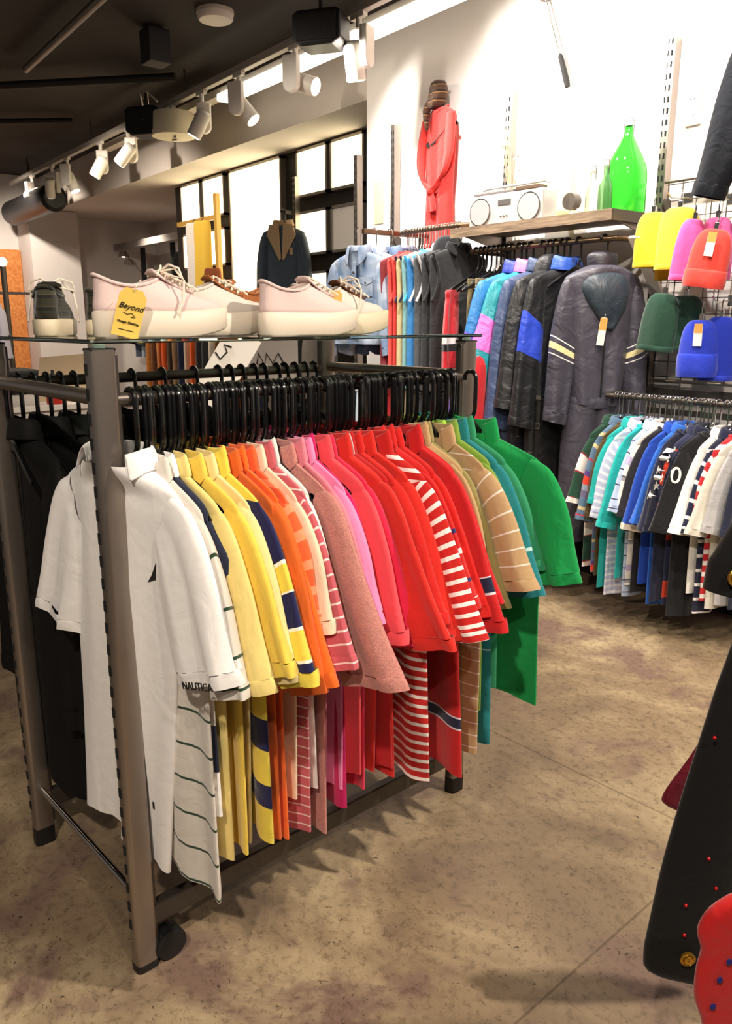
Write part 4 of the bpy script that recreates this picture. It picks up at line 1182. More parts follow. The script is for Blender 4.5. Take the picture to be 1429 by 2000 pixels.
q = MB(); sweep(q, [(0, -.02, .115, 0, .02, .02), (0, -.02, .10, 0, .055, .04), (0, -.02, .04, 0, .07, .05), (-.01, -.025, -.02, 0, .06, .05), (-.02, -.03, -.04, 0, .03, .03)], 24, 16, 2.0, .006, 4, 8, cap0=True, cap1=True)
q.build('crown', FUR, t, angle=180)
MB().tube([(-.05, -.05, .0), (-.07, -.055, -.05), (-.065, -.06, -.10), (-.055, -.06, -.16)], [.022, .026, .02, .008], 10).build('tail', FUR, t)
hanger('chrome', (-3.92, 3.62, 2.78), RAD(-6), 'hanger behind the brown scarf holding the red dress', 'hanger on the white wall')
tag(MB().cyl((-3.92, 3.60, 2.785), (-3.92, 3.70, 2.79), .006, 10).build('wall_hook', CHROME), 'small metal hook in the wall above the red dress', 'hook')

# ---- golf club
t = thing('golf_club', 'golf club hanging upside down, black grip low on the white wall', 'golf club', (-3.16, 3.66, 3.08))
MB().tube([(0, 0, 0), (.06, 0, -.15), (.118, 0, -.30)], .0055, 10).build('shaft', CHROME, t)
MB().tube([(.117, 0, -.297), (.122, 0, -.31), (.170, -.0, -.44), (.178, 0, -.465)], [.009, .014, .016, .014], 14).build('grip', plain('golf_grip', '#1b1815', .8, 0, .8, 400), t)
q = MB(); sweep(q, [(-.09, 0, .045, RAD(90), .012, .012), (-.06, 0, .04, RAD(90), .03, .03), (-.02, 0, .03, RAD(90), .035, .035), (.01, 0, .01, RAD(90), .015, .015)], 18, 12, 2.0, cap0=True, cap1=True)
q.build('club_head', plain('club_wood', '#5a3524', .35), t, angle=180)
# ---- wall socket
t = thing('wall_socket', 'white double power socket on the wall beside the right upright', 'socket', (-2.262, WY - .008, 2.38))
MB().box((0, 0, 0), (.085, .016, .155)).build('plate', plain('socket_white', '#dcd3c8', .4), t, bevel=.004)
for z in (-.036, .036):
    so = MB().cyl((0, -.0085, z), (0, -.010, z), .027, 24).build('outlet', plain('socket_inner', '#c7bcae', .5), t)
    for s in (-.009, .009): MB().cyl((s, -.0102, z), (s, -.0112, z), .003, 8).build('pin_hole', SLOTM, so)

# ------------------------------------------------------------------ radio, bottles and odds on the shelf
t = thing('radio_cassette', 'silver white portable radio with two round grey speakers on the shelf', 'radio', (-3.13, 3.43, SH), RAD(4))
RW = plain('radio_silver', '#a9a5a2', .4, .3)
MB().box((0, 0, .085), (.50, .13, .17)).build('case', RW, t, bevel=.012)
GR = plain('speaker_grey', '#8d8a8a', .6, 0, .7, 400)
for s in (-.165, .165):
    ri = MB().cyl((s, -.064, .082), (s, -.071, .082), .073, 36).build('speaker_ring', CHROME, t)
    MB().cyl((s, -.070, .082), (s, -.0745, .082), .066, 36).build('speaker_grille', GR, ri)
MB().box((0, -.066, .12), (.085, .006, .03)).build('display', plain('radio_display', '#4d4a48', .25), t, bevel=.002)
MB().box((-.09, -.02, .176), (.28, .07, .014)).build('button_strip', plain('radio_dark', '#5b5452', .5), t, bevel=.003)
MB().box((.14, -.02, .18), (.15, .08, .022)).build('tape_lid', plain('radio_tape', '#4c3826', .4), t, bevel=.004)
for k in range(7): MB().box((-.21 + .035 * k, -.03, .186), (.024, .03, .008)).build('button', ALU, t, bevel=.002)
MB().tube([(-.235, .02, .17), (-.235, .02, .20), (-.2, .02, .215), (.2, .02, .215), (.235, .02, .20), (.235, .02, .17)], .008, 10).build('carry_handle', RW, t)
for s in (-.02, 0, .02): MB().cyl((s, -.065, .05), (s, -.072, .05), .004, 8).build('knob', STEELD, t)
t = thing('round_gadget', 'small round dark knobbed gadget right of the radio', 'gadget', (-2.80, 3.52, SH))
MB().lathe([(.05, 0), (.05, .008), (.012, .015), (.01, .07)], n=20, cap0=True).build('foot', WHITEP, t)
MB().cyl((0, -.025, .10), (0, .025, .10), .042, 24).build('head', STEELD, t)
# yellow flowers/packet behind the radio
t = thing('yellow_packet', 'pale yellow paper packet propped behind the radio', 'packet', (-2.99, 3.60, SH), RAD(5))
MB().prism([(-.13, 0), (.13, 0), (.12, .30), (.05, .34), (-.06, .31), (-.12, .33)], .05, 'xz').build('packet', plain('yellow_paper', '#efe9a0', .6), t, bevel=.008)
t = thing('dried_flowers', 'thin dried flower stems standing against the wall behind the radio', 'dried flowers', (-3.30, 3.60, SH))
q = MB()
for k in range(7):
    a, b = rnd.uniform(-.09, .09), rnd.uniform(.3, .62)
    q.tube([(a * .2, 0, 0), (a * .5, rnd.uniform(-.02, .02), b * .5), (a, rnd.uniform(-.03, .03), b)], .0022, 5)
q.build('stems', plain('straw', '#c3ab7c', .8), t)
q = MB()
for k in range(11):
    q.ball((rnd.uniform(-.11, .11), rnd.uniform(-.03, .03), rnd.uniform(.3, .64)), rnd.uniform(.006, .013), 6, 4)
q.build('seed_heads', plain('seed_beige', '#d8c8a4', .9), t)['kind'] = 'stuff'
GREENG = plain('green_bottle_glass', '#74dc70', .03, 0, trans=.95)
CLEARG = plain('clear_bottle_glass', '#e4efe4', .03, 0, trans=.95)
def bottle(label, x, y, s, mat, prof):
    t = thing('swing_top_bottle', label, 'bottle', (x, y, SH + .0008), 0)
    pr = [(r * s, z * s) for r, z in prof]
    MB().lathe([(.001, .002)] + pr, n=36, cap0=True).build('glass', mat, t, solid=.003 if s > .5 else .002, angle=60)
    top = pr[-1]
    MB().lathe([(top[0] * 1.15, top[1] - .012), (top[0] * 1.15, top[1] + .012), (.004, top[1] + .018)], n=18, cap1=True).build('stopper', plain('ceramic_stopper', '#d8cfc4', .3), t)
    r = top[0]
    MB().tube([(r * 1.3, 0, top[1] - .05 * s - .01), (r * 1.6, 0, top[1]), (r * .9, 0, top[1] + .024), (0, 0, top[1] + .028), (-r * .9, 0, top[1] + .024), (-r * 1.6, 0, top[1]), (-r * 1.3, 0, top[1] - .05 * s - .01)], .0022, 6).build('wire_clip', STEELD, t)
    return t
DEM = [(.094, .0), (.100, .012), (.100, .17), (.094, .215), (.070, .27), (.045, .315), (.028, .345), (.021, .37), (.0185, .395), (.0185, .41)]
bottle('large green swing top demijohn bottle at the right end of the shelf', -2.47, 3.50, 1.0, GREENG, DEM)
SMB = [(.046, 0), (.05, .01), (.05, .16), (.042, .20), (.022, .25), (.017, .29), (.016, .32)]
bottle('small clear swing top bottle left of the green demijohn', -2.605, 3.43, .66, CLEARG, SMB)
bottle('small greenish bottle in front of the green demijohn', -2.475, 3.355, .66, plain('pale_green_glass', '#a9c9a2', .04, 0, trans=.9), SMB)
for i, (x, y, s, hx, lb) in enumerate([(-2.74, 3.5, .03, '#d8cab0', 'small beige shell ornament on the shelf'), (-2.69, 3.45, .024, '#b9a27c', 'little brown stone beside the clear bottle'), (-2.665, 3.55, .022, '#8fae78', 'tiny green ornament behind the clear bottle')]):
    t = thing('ornament', lb, 'ornament', (x, y, SH), .3 * i, 'ornaments on the shelf')
    MB().lathe([(s * .8, 0), (s, s * .4), (s * .9, s), (s * .3, s * 1.5), (.001, s * 1.6)], n=18, cap0=True).build('body', plain('orn%d' % i, hx, .5, 0, .5, 60), t)
    MB().ball((0, 0, s * 1.7), s * .3, 10, 6).build('tip', plain('orn_tip', '#e6ddcc', .5), t)
tag(MB().box((-4.62, WY - .004, 2.22), (.10, .006, .28)).build('paper_note', plain('yellow_note', '#efe0a4', .8), smooth=False), 'left pale yellow paper strip taped to the white wall', 'paper')
tag(MB().box((-4.46, WY - .004, 2.24), (.08, .006, .26)).build('paper_note', plain('beige_note', '#ecdcbc', .8), smooth=False), 'right pale beige paper strip taped to the white wall', 'paper')

# ------------------------------------------------------------------ wire grid with beanies
t = thing('wire_grid', 'black wire grid panel on the wall right of the upright, hung with beanies', 'grid panel', (-1.86, 3.62, 1.12))
q = MB()
for k in range(13): q.bar((-.45 + .075 * k, 0, 0), (-.45 + .075 * k, 0, .93), .004, .004)
q.build('vertical_wires', STEELD, t, smooth=False)
q = MB()
for k in range(13): q.bar((-.46, .004, .02 + .075 * k), (.46, .004, .02 + .075 * k), .004, .004)
q.build('horizontal_wires', STEELD, t, smooth=False)
MB().tube([(-.47, 0, .935), (.47, 0, .935)], .009, 10).build('top_rail', STEEL, t)
MB().tube([(-.47, 0, 0), (.47, 0, 0)], .009, 10).build('bottom_rail', STEEL, t)
tag(MB().box((-2.02, 3.62, 1.06), (.62, .012, .05)).build('wall_slat', STEELD, bevel=.002), 'dark metal slat below the wire grid', 'slat')
tag(MB().box((-2.02, 3.62, .97), (.62, .012, .03)).build('wall_slat', STEELD, bevel=.002), 'thin lower metal slat above the childrens rail', 'slat')

def beanie(label, loc, rz, hx, w=.11, h=.21, cuff=None, tag_=False, flap=0.0, tilt=0.0):
    t = thing('beanie', label, 'beanie', loc, rz, 'beanies on the wire grid')
    t.rotation_euler = (0, tilt, rz)
    m_ = cloth(hx, wrinkle=.25, sheen=.4)
    q = MB(); sweep(q, [(0, 0, -.012, 0, w * .25, .012), (0, 0, -.018, 0, w * .55, .024), (0, 0, -.05, 0, w * .82, .034), (0, 0, -h * .45, 0, w * .97, .038), (0, 0, -h * .8, 0, w, .036), (0, 0, -h, 0, w * .99, .034)], 36, 22, 2.2, .003, 2.5, hash(label) % 97, cap0=True)
    q.build('crown', m_, t, angle=180)
    ch = cuff or .02
    q = MB(); sweep(q, [(0, 0, -h + ch, 0, w * 1.0, .038), (0, -.002, -h + ch * .9, 0, w * (1.04 if cuff else 1.0), .044 if cuff else .0385), (0, -.003, -h + ch * .3, 0, w * (1.05 if cuff else 1.01), .046 if cuff else .039), (0, -.003, -h - .004, 0, w * 1.0, .040 if cuff else .036)], 36, 8, 2.2, .003, 2.5, 3)
    q.build('cuff', m_, t, angle=180)
    cl = MB().box((0, 0, .0), (.018, .03, .03)).build('clip', CHROME, t, bevel=.003)
    MB().tube([(0, 0, .01), (0, 0, .045), (0, .012, .06), (0, .03, .062)], .0028, 8).build('clip_hook', CHROME, cl)
    if tag_:
        c = MB().prism([(-.018, -.05), (.018, -.05), (.018, .03), (.01, .045), (-.01, .045), (-.018, .03)], .002, 'xz', (.0, -.05, -.075)).build('price_tag', TAGW, t, smooth=False)
        MB().box((0, -.0515, -.048), (.034, .001, .04)).build('orange_band', TAGO, c)
    return t
BZ = RAD(20)
beanie('front left yellow beanie on the grid', (-2.235, 3.40, 1.905), BZ, '#f0d22c', .078, .25)
beanie('right yellow beanie on the grid, slightly larger', (-2.115, 3.42, 1.915), BZ, '#f2d838', .095, .275)
beanie('rear yellow beanie peeking out below the others', (-2.19, 3.52, 1.86), BZ, '#e0aa1c', .08, .26)
beanie('left pink beanie on the grid', (-2.03, 3.40, 1.855), BZ + RAD(20), '#e0559c', .062, .27, tilt=RAD(6))
beanie('right pink beanie tucked behind the left one', (-1.955, 3.46, 1.86), BZ, '#e266a8', .075, .27)
beanie('coral red beanie with orange tag at the right edge of the frame', (-1.90, 3.36, 1.80), BZ, '#e2463c', .085, .25, cuff=.07, tag_=True, tilt=RAD(8))
beanie('left dark green beanie folded open', (-2.155, 3.42, 1.545), BZ, '#1d4030', .085, .27, tilt=RAD(6))
beanie('right dark green beanie behind the folded one', (-2.085, 3.48, 1.535), BZ, '#1a3a2c', .095, .26)
beanie('royal blue beanie with white and orange tag', (-1.965, 3.42, 1.425), BZ, '#2238b8', .085, .26, cuff=.10, tag_=True)
beanie('royal blue beanie tucked behind the tagged one', (-1.90, 3.47, 1.44), BZ, '#1f33ac', .075, .29)
def grid_hook(x, z, label):
    t = thing('grid_hook', label, 'hook', (x, 3.615, z), 0, 'chrome hooks on the wire grid')
    MB().box((0, 0, 0), (.05, .008, .05)).build('plate', CHROME, t, bevel=.002)
    MB().tube([(0, -.004, .0), (0, -.14, -.012), (0, -.18, .012)], .0035, 8).build('prong', CHROME, t)
grid_hook(-2.20, 1.97, 'chrome hook carrying the yellow beanies')
grid_hook(-1.98, 1.94, 'chrome hook above the pink beanies')
grid_hook(-2.12, 1.61, 'chrome hook carrying the dark green beanies')
grid_hook(-1.93, 1.50, 'chrome hook carrying the blue beanies')
grid_hook(-1.88, 1.88, 'chrome hook carrying the coral red beanie')

# navy jacket hanging high at the right edge
t = garment('navy_jacket', 'navy bomber jacket whose sleeve hangs into the top right corner', 'jacket', (-1.66, 3.42, 2.72), RAD(12), None, seed=301, L=.70, t=.05, sh=.20, ch=.20, hem=.20, body=cloth('#10131b', rough=.8, wrinkle=.7, sheen=.05), collar='stand', sl=.55, slw=.10, slc=.07, slo=.10, slt=.05, fold=.01, cuffh=.05, nd=.04)
hanger('chrome', (-1.66, 3.42, 2.72), RAD(12), 'hanger holding the navy bomber jacket', 'hanger by the grid')
tag(MB().cyl((-1.66, 3.40, 2.725), (-1.66, 3.70, 2.73), .007, 10).build('wall_hook', CHROME), 'metal peg holding the navy bomber jacket', 'hook')

# ------------------------------------------------------------------ children's rail
KZ, KY = 1.06, 3.30
t = thing('hanging_rail', 'low rail packed with childrens tops under the wire grid', 'clothes rail', (-1.78, KY, KZ))
MB().tube([(-.57, 0, 0), (.9, 0, 0)], .012, 12).build('bar', STEELD, t)
for s in (-.56, .40): MB().bar((s, 0, 0), (s, SY - KY - .03, 0), .025, .03).build('bracket', STEELD, t)
NVY = '#20243e'
K = [
 ('dark green, white and maroon striped rugby top at the left end', dict(hx='#1f4434', stripes=[(0, '#1f4434'), (.08, '#8a2430'), (.086, '#ece6de'), (.15, '#8a2430'), (.156, '#1f4434')], period=.20), {}),
 ('multicolour striped top in blue, purple and red', dict(hx='#56708a', stripes=[(0, '#56708a'), (.04, '#c8b488'), (.055, '#56708a'), (.10, '#b83048'), (.107, '#56708a'), (.15, '#5a3c80'), (.17, '#d8402c'), (.205, '#8a90a0'), (.23, '#6a6080')], period=.26), {}),
 ('olive brown sweatshirt between stripes and turquoise', dict(hx='#4a3c1e'), {}),
 ('turquoise polo with open collar', dict(hx='#1fa6a2'), {}),
 ('lavender and white striped polo', dict(hx='#c3c4e0', **stp('#c3c4e0', '#e6e6f0', .03, .012)), {}),
 ('bright aqua polo with wide sleeve', dict(hx='#1fb2ae'), {}),
 ('pale blue top with dark thin stripes', dict(hx='#b4c4e0', **stp('#b4c4e0', '#3a3c58', .06, .005)), {}),
 ('white and lavender block striped polo', dict(hx='#e6e2dc', stripes=[(0, '#e6e2dc'), (.07, '#b8acd0'), (.10, '#e6e2dc'), (.14, '#5a5860'), (.146, '#9a98a0'), (.16, '#e6e2dc')], period=.19), {}),
 ('black top squeezed beside the white block stripes', dict(hx='#26242a'), {}),
 ('royal blue top with orange and white cuffs', dict(hx='#2450b8'), dict(cuff='#e8dcc8')),
 ('bright cornflower blue polo', dict(hx='#2f6ad0'), {}),
 ('navy top scattered with white stars', dict(hx=NVY), dict(stars=1)),
 ('navy and red block checked polo', dict(hx='#2f3350', stripes=[(0, '#2f3350'), (.07, '#d8442e'), (.15, '#2f3350'), (.22, '#d8442e'), (.30, '#2f3350'), (.40, '#d8442e'), (.48, '#2f3350')], period=.6), {}),
 ('dark navy top with red piping and round badge', dict(hx='#1c2038'), dict(cuff='#c83038', badge=1)),
 ('black sports shirt with a white zero', dict(hx='#141419'), dict(zero=1)),
 ('plain white top hanging lower than its neighbours', dict(hx='#eeebe6'), {}),
 ('navy top with bold white stripes', dict(hx=NVY, **stp(NVY, '#ece8e6', .065, .014)), {}),
 ('red and white striped top behind the navy stripes', dict(hx='#c02830', **stp('#c02830', '#ece4e0', .05, .02)), {}),
 ('pale cream sweatshirt beside the grey hoodie', dict(hx='#d6d0c4'), {}),
 ('light grey marl hoodie at the right edge', dict(hx='#b4b2b4', heather=.15), dict(collar='hood')),
 ('dark navy hoodie beyond the grey one', dict(hx='#22263a'), dict(collar='hood')),
]
x = -2.29
for i, (label, bk, kw) in enumerate(K):
    kw = dict(kw); zero = kw.pop('zero', 0); stars = kw.pop('stars', 0); badge = kw.pop('badge', 0)
    if 'cuff' in kw: kw['cuff'] = cloth(kw['cuff'])
    a = dict(L=rnd.uniform(.70, .82), t=.014, fold=.009, sh=.17, ch=.165, hem=.16, sl=rnd.uniform(.26, .36), slw=.075, slc=.065, slo=rnd.uniform(.03, .09), slt=.016, sly=-.006, body=mk(bk), seed=320 + i, nd=.024, neck=.06, collar='polo' if i % 3 != 2 else 'crew', cmat=cloth(bk['hx']))
    a.update(kw)
    loc = (x, KY - (.045 if zero or stars else 0), KZ)
    rz = AIS + RAD(-8 + 5 * math.sin(i * 1.3))
    g_ = garment('childrens_shirt', label, 'childrens shirt', loc, rz, 'childrens tops on the low rail', **a)
    hanger('kids', loc, rz, 'small chrome hooked hanger holding the ' + label.split(',')[0].split(' with ')[0].split(' between ')[0].split(' beside ')[0].split(' behind ')[0].split(' at the')[0], 'childrens hangers on the low rail')
    ksl = [c for c in g_.children if c.name.startswith('sleeve')][1]
    WPR = plain('white_print', '#f0ece8', .7)
    if zero:
        wrap_front(lettering('number', '0', .10, WPR, Matrix.Translation((-.20, -.06, -.29)) @ Matrix.Rotation(RAD(12), 4, 'Y') @ Matrix.Rotation(RAD(90), 4, 'X'), g_), ksl)
    if stars:
        for (sx, sz) in ((.165, -.19), (.20, -.22), (.20, -.275), (.235, -.30), (.205, -.345), (.245, -.38)):
            pts = []
            for k in range(10):
                r = .019 if k % 2 == 0 else .008
                pts.append((r * math.sin(k * PI / 5), r * math.cos(k * PI / 5)))
            wrap_front(MB().prism(pts, .002, 'xz', (-sx, -.06, sz)).build('star', WPR, g_, smooth=False), ksl)
    if badge:
        MB().cyl((-.2, -.035, -.50), (-.2, -.037, -.50), .014, 18).build('badge', TAGW, g_)
    x += .0365
for i in range(26):
    hanger('kids', (-2.272 + .0365 * i * .80 + rnd.uniform(-.005, .005), KY, KZ), AIS + RAD(rnd.uniform(-16, 2)), 'spare small chrome hooked hanger squeezed in on the low rail', 'spare childrens hangers')

struct(MB().box((-1.13, WY - .012, .17), (7.26, .024, .34)).build('baseboard_shade_right', BLACKM, smooth=False))  # black board added for the dark shadow under the children's tops
# dark snow trousers below the jackets
t = thing('hanging_rail', 'short low rail under the winter jackets', 'clothes rail', (-2.85, 3.36, 1.06))
MB().tube([(-.42, 0, 0), (.30, 0, 0)], .012, 12).build('bar', STEELD, t)
for s in (-.40, .28): MB().bar((s, 0, 0), (s, .29, 0), .025, .03).build('bracket', STEELD, t)
for i, (x_, hx, lb) in enumerate([(-3.18, '#15151a', 'black snow trousers leftmost below the jackets'), (-3.03, '#1c2030', 'ink blue snow trousers below the blue ski jacket'), (-2.90, '#121214', 'black snow trousers below the slate jacket'), (-2.77, '#191b24', 'dark navy snow trousers next to the snowsuit'), (-2.64, '#111113', 'black snow trousers nearest the snowsuit legs')]):
    g_ = thing('snow_trousers', lb, 'trousers', (x_, 3.30, 1.06), AIS + RAD(-8), 'snow trousers below the jackets')
    q = MB(); sweep(q, [(0, 0, -.03, 0, .17, .03), (0, 0, -.2, 0, .20, .045), (0, 0, -.6, 0, .19, .05), (.0, 0, -.98, 0, .20, .05)], 28, 24, 2.3, .012, 3, 220 + i, cap0=True)
    q.build('legs', wl(hx), g_, angle=180)
    MB().box((0, 0, -.035), (.34, .04, .04)).build('waistband', wl(hx), g_, bevel=.004)
    MB().tube([(0, 0, -.03), (0, 0, 0), (.0, .0, .014)], .004, 6).build('hook', BLACKM, g_)

# ------------------------------------------------------------------ denim jacket with sheepskin collar in the recess
loc = (-6.36, 4.0, 2.36)
DJ = cloth('#2c3540', wrinkle=.6)
SHEEP = plain('sheepskin', '#8d7458', .95, 0, .8, 300)
g_ = garment('sheepskin_denim_jacket', 'dark denim jacket with brown sheepskin collar before the lit panels', 'jacket', loc, RAD(38), None, seed=401, L=.68, t=.05, sh=.20, ch=.19, hem=.185, body=DJ, collar=None, sl=.56, slw=.07, slc=.055, slo=.03, slt=.05, cuffh=.05, nd=.045)
for s in (-1, 1):
    MB().prism([(s * .02, -.10), (s * .11, -.115), (s * .135, -.20), (s * .02, -.42), (s * .004, -.40)], .018, 'xz', (0, -.062, 0)).build('lapel', SHEEP, g_, bevel=.004)
    MB().box((s * .09, -.062, -.66), (.035, .008, .07)).build('pocket', SHEEP, g_, bevel=.003)
MB().box((.09, -.062, -.34), (.03, .008, .06)).build('pocket', SHEEP, g_, bevel=.003)
collar_polo(SHEEP, g_, .078, .05, -.108, .045, .04)
hanger('plastic', loc, RAD(38), 'black hanger holding the sheepskin collared jacket', 'hanger in the recess')
t = thing('bracket_arm', 'short arm on the panel wall holding the sheepskin collared jacket', 'bracket', (-6.36, 4.06, 2.36))
MB().bar((0, -.06, 0), (0, .06, 0), .015, .03).build('arm', STEELD, t)

# wooden pole fixture with garments, left of the tall panel
t = thing('garment_stand', 'ochre wooden pole with a cross arm before the left lit boxes', 'stand', (-7.60, 4.0, 0))
OCH = plain('ochre_wood', '#b48a3c', .5)
MB().box((0, 0, 1.33), (.06, .05, 2.66)).build('pole', OCH, t, bevel=.004)
MB().box((-.45, 0, 2.44), (.9, .04, .045)).build('cross_arm', OCH, t, bevel=.004)
MB().box((0, 0, .02), (.4, .35, .04)).build('foot', OCH, t, bevel=.004)
loc = (-7.86, 3.97, 2.44)
for i, (x_, hx, ln, lb) in enumerate([(-8.0, '#d8cfc6', .70, 'white top hanging from the ochre stand'), (-7.80, '#d8b040', .74, 'mustard yellow scarf hanging from the ochre stand'), (-7.62, '#7a3c1c', .95, 'rust and leopard dress right of the ochre stand')]):
    g_ = thing('hanging_garment', lb, 'garment', (x_, 3.93, 2.43 if i < 2 else 1.95), RAD(20), 'garments on the ochre stand')
    q = MB(); sweep(q, [(0, 0, -.02, 0, .06, .01), (0, 0, -.05, 0, .11, .03), (0, 0, -ln * .5, 0, .11, .035), (0, 0, -ln, 0, .12, .035)], 24, 20, 2.2, .012, 3.5, 410 + i, cap0=True)
    q.build('cloth', cloth(hx, heather=.4 if i == 2 else None), g_, angle=180)
    MB().tube([(0, 0, -.03), (0, 0, .0), (.0, .03, .02)], .004, 6).build('loop', BLACKM, g_)

# ------------------------------------------------------------------ clothes in the far recess
t = thing('clothes_rail_stand', 'tall black clothes rail in the far recess', 'clothes rail', (-10.6, 4.9, 0))
for x_ in (-1.3, -.25, .75):
    MB().box((x_, .1, 1.25), (.06, .06, 2.5)).build('upright', BLACKM, t, bevel=.004)
MB().tube([(-1.3, 0, 1.78), (1.2, 0, 1.78)], .02, 10).build('rail', BLACKM, t)
cols_ = [('#3c4654', 'slate'), ('#8c98a6', 'pale denim'), ('#2a3442', 'ink blue'), ('#d4d8dc', 'white'), ('#e07a3c', 'orange'), ('#1c1c20', 'black'), ('#b8242c', 'scarlet'), ('#203a90', 'royal blue'), ('#1a1c24', 'charcoal'), ('#243c88', 'cobalt'), ('#caa830', 'mustard')]
for i, (hx, nm) in enumerate(cols_):
    x_ = -11.75 + .235 * i
    garment('hanging_shirt', '%s shirt on the far recess rail' % nm, 'shirt', (x_, 4.9, 1.78), AIS + RAD(28), 'shirts in the far recess', seed=420 + i, L=.75, t=.045, fold=.015, sh=.23, ch=.22, hem=.22, body=cloth(hx), collar='polo', sl=.45, slt=.045)
# pale posters/garments on the recess wall
for i, (x_, z_, w_, h_, hx, lb) in enumerate([(-11.45, 1.98, .45, .62, '#c6b8a6', 'beige vest pinned to the far recess wall'), (-10.45, 2.0, .8, .7, '#c9bfb4', 'long pale scarf strung on the far recess wall'), (-9.35, 2.0, .5, .75, '#d8c8ae', 'cream shirt on the recess wall beside the lit boxes')]):
    g_ = thing('wall_garment', lb, 'garment', (x_, 5.32, z_ + h_ / 2), 0, 'garments on the recess wall')
    q = MB(); sweep(q, [(0, 0, 0, 0, w_ * .3, .02), (0, 0, -.1, 0, w_ * .5, .03), (0, 0, -h_ * .6, 0, w_ * .45, .035), (0, 0, -h_, 0, w_ * .47, .035)], 24, 16, 2.4, .012, 4, 440 + i, cap0=True)
    q.build('cloth', cloth(hx), g_, angle=180)
    MB().cyl((0, 0, .0), (0, .07, .01), .006, 8).build('peg', BLACKM, g_)
g_ = garment('patterned_jacket', 'black and white patterned jacket hanging by the left lit boxes', 'jacket', (-9.25, 4.5, 2.42), RAD(30), None, seed=450, L=.8, t=.05, body=cloth('#17171a', stripes=[(0, '#17171a'), (.25, '#d8d0c4'), (.33, '#17171a'), (.6, '#d8c83c'), (.68, '#17171a')]), sl=.6, slt=.05, collar='big', fold=.02)
hanger('plastic', (-9.25, 4.5, 2.42), RAD(30), 'black hanger holding the black and white patterned jacket', 'hanger in the recess by the boxes')
tag(MB().cyl((-9.25, 4.47, 2.425), (-9.25, 5.4, 2.43), .01, 8).build('hanging_peg', BLACKM), 'long peg holding the patterned jacket', 'peg')
tag(MB().tube([(-10.9, 5.22, 2.35), (-10.75, 5.22, 2.05), (-10.45, 5.22, 1.92), (-10.1, 5.22, 2.02), (-9.95, 5.22, 2.3)], .012, 8).build('bead_garland', STEELD), 'dark chain looped across the far recess wall', 'chain')
t = thing('clip_lamp', 'small silver clip lamp on the first upright of the far rail', 'lamp', (-11.9, 4.7, 2.35))
MB().lathe([(.03, .08), (.06, .06), (.085, 0)], n=18, cap0=True).build('shade', CHROME, t)
MB().cyl((0, 0, -.01), (0, 0, .05), .025, 12).build('bulb', glow('bulb', '#fff2dc', 2), t)
MB().bar((0, .02, .06), (0, .15, -.1), .012, .012).build('arm', STEELD, t)

# left edge: grey sweaters on a stand in front of the wooden door
t = thing('clothes_stand', 'steel clothes stand with grey sweaters at the left edge', 'clothes stand', (-9.6, 2.42, 0))
MB().cyl((0, 0, .02), (0, 0, 2.0), .03, 12).build('pole', STEELD, t)
MB().cyl((0, 0, 0), (0, 0, .03), .25, 24).build('foot', STEELD, t)
MB().bar((0, -.6, 1.72), (0, .3, 1.72), .03, .03).build('arm', STEELD, t)
MB().ball((0, 0, 2.05), .05, 14, 8).build('lamp_knob', glow('knob_glow', '#fff0d8', 2.5), t)
for i, (y_, hx, lb) in enumerate([(2.28, '#a9a6b4', 'lavender grey sweater, right on the left edge stand'), (2.10, '#c8c4cc', 'pale grey sweater, left on the left edge stand'), (1.95, '#b0a8b0', 'mauve grey sweater at the frame edge')]):
    garment('sweater', lb, 'sweater', (-9.55, y_, 1.74), RAD(0), 'grey sweaters at the left edge', seed=460 + i, L=.70, t=.06, fold=.02, body=cloth(hx, wrinkle=.6), collar='crew', sl=.50, slt=.055, slo=.02)

# counter with sign and bottle, seen below the glass
t = thing('counter', 'white topped counter behind the rack at the left', 'counter', (-5.2, 1.25, 0))
MB().box((0, 0, .40), (1.6, 1.0, .80)).build('base', BROWN, t, bevel=.005)
MB().box((0, 0, .96), (1.66, 1.06, .03)).build('top', plain('white_laminate', '#e0d8d0', .4), t, bevel=.004)
MB().box((0, 0, .87), (1.6, 1.0, .14)).build('drawer_front', GREYW, t, bevel=.004)
CT = .976
t = thing('paper_sign', 'cream paper sign leaning on the counter behind the red bottle', 'sign', (-4.55, 1.38, CT), RAD(60))
MB().prism([(-.13, 0), (.13, 0), (.16, .26), (-.09, .24)], .008, 'xz').build('sheet', plain('cream_paper', '#e8d2ac', .8), t)
MB().box((0, .04, .05), (.12, .07, .1)).build('stand', BLACKM, t)
t = thing('red_bottle', 'small red bottle with dark cap on the counter', 'bottle', (-4.42, 1.31, CT))
MB().lathe([(.001, 0), (.042, 0), (.042, .10), (.02, .11), (.014, .12)], n=20, cap0=True).build('body', plain('red_plastic', '#c02a18', .35), t)
MB().lathe([(.016, .118), (.016, .15), (.008, .165), (.008, .18)], n=14, cap1=True).build('cap', BLACKM, t)
t = thing('roll_stand', 'roll of pale paper standing on the counter at the left edge', 'paper roll', (-4.9, 1.05, CT), 0)
MB().lathe([(.02, 0), (.055, 0), (.055, .12), (.02, .12)], n=24).build('roll', plain('roll_paper', '#d8c4a4', .8), t)
MB().cyl((0, 0, 0), (0, 0, .13), .018, 12).build('core', BROWN, t)
tag(MB().box((-5.35, 1.35, CT + .07), (.5, .3, .14)).build('black_bag', cloth('#121214'), bevel=.04), 'soft black bag lying on the counter', 'bag')
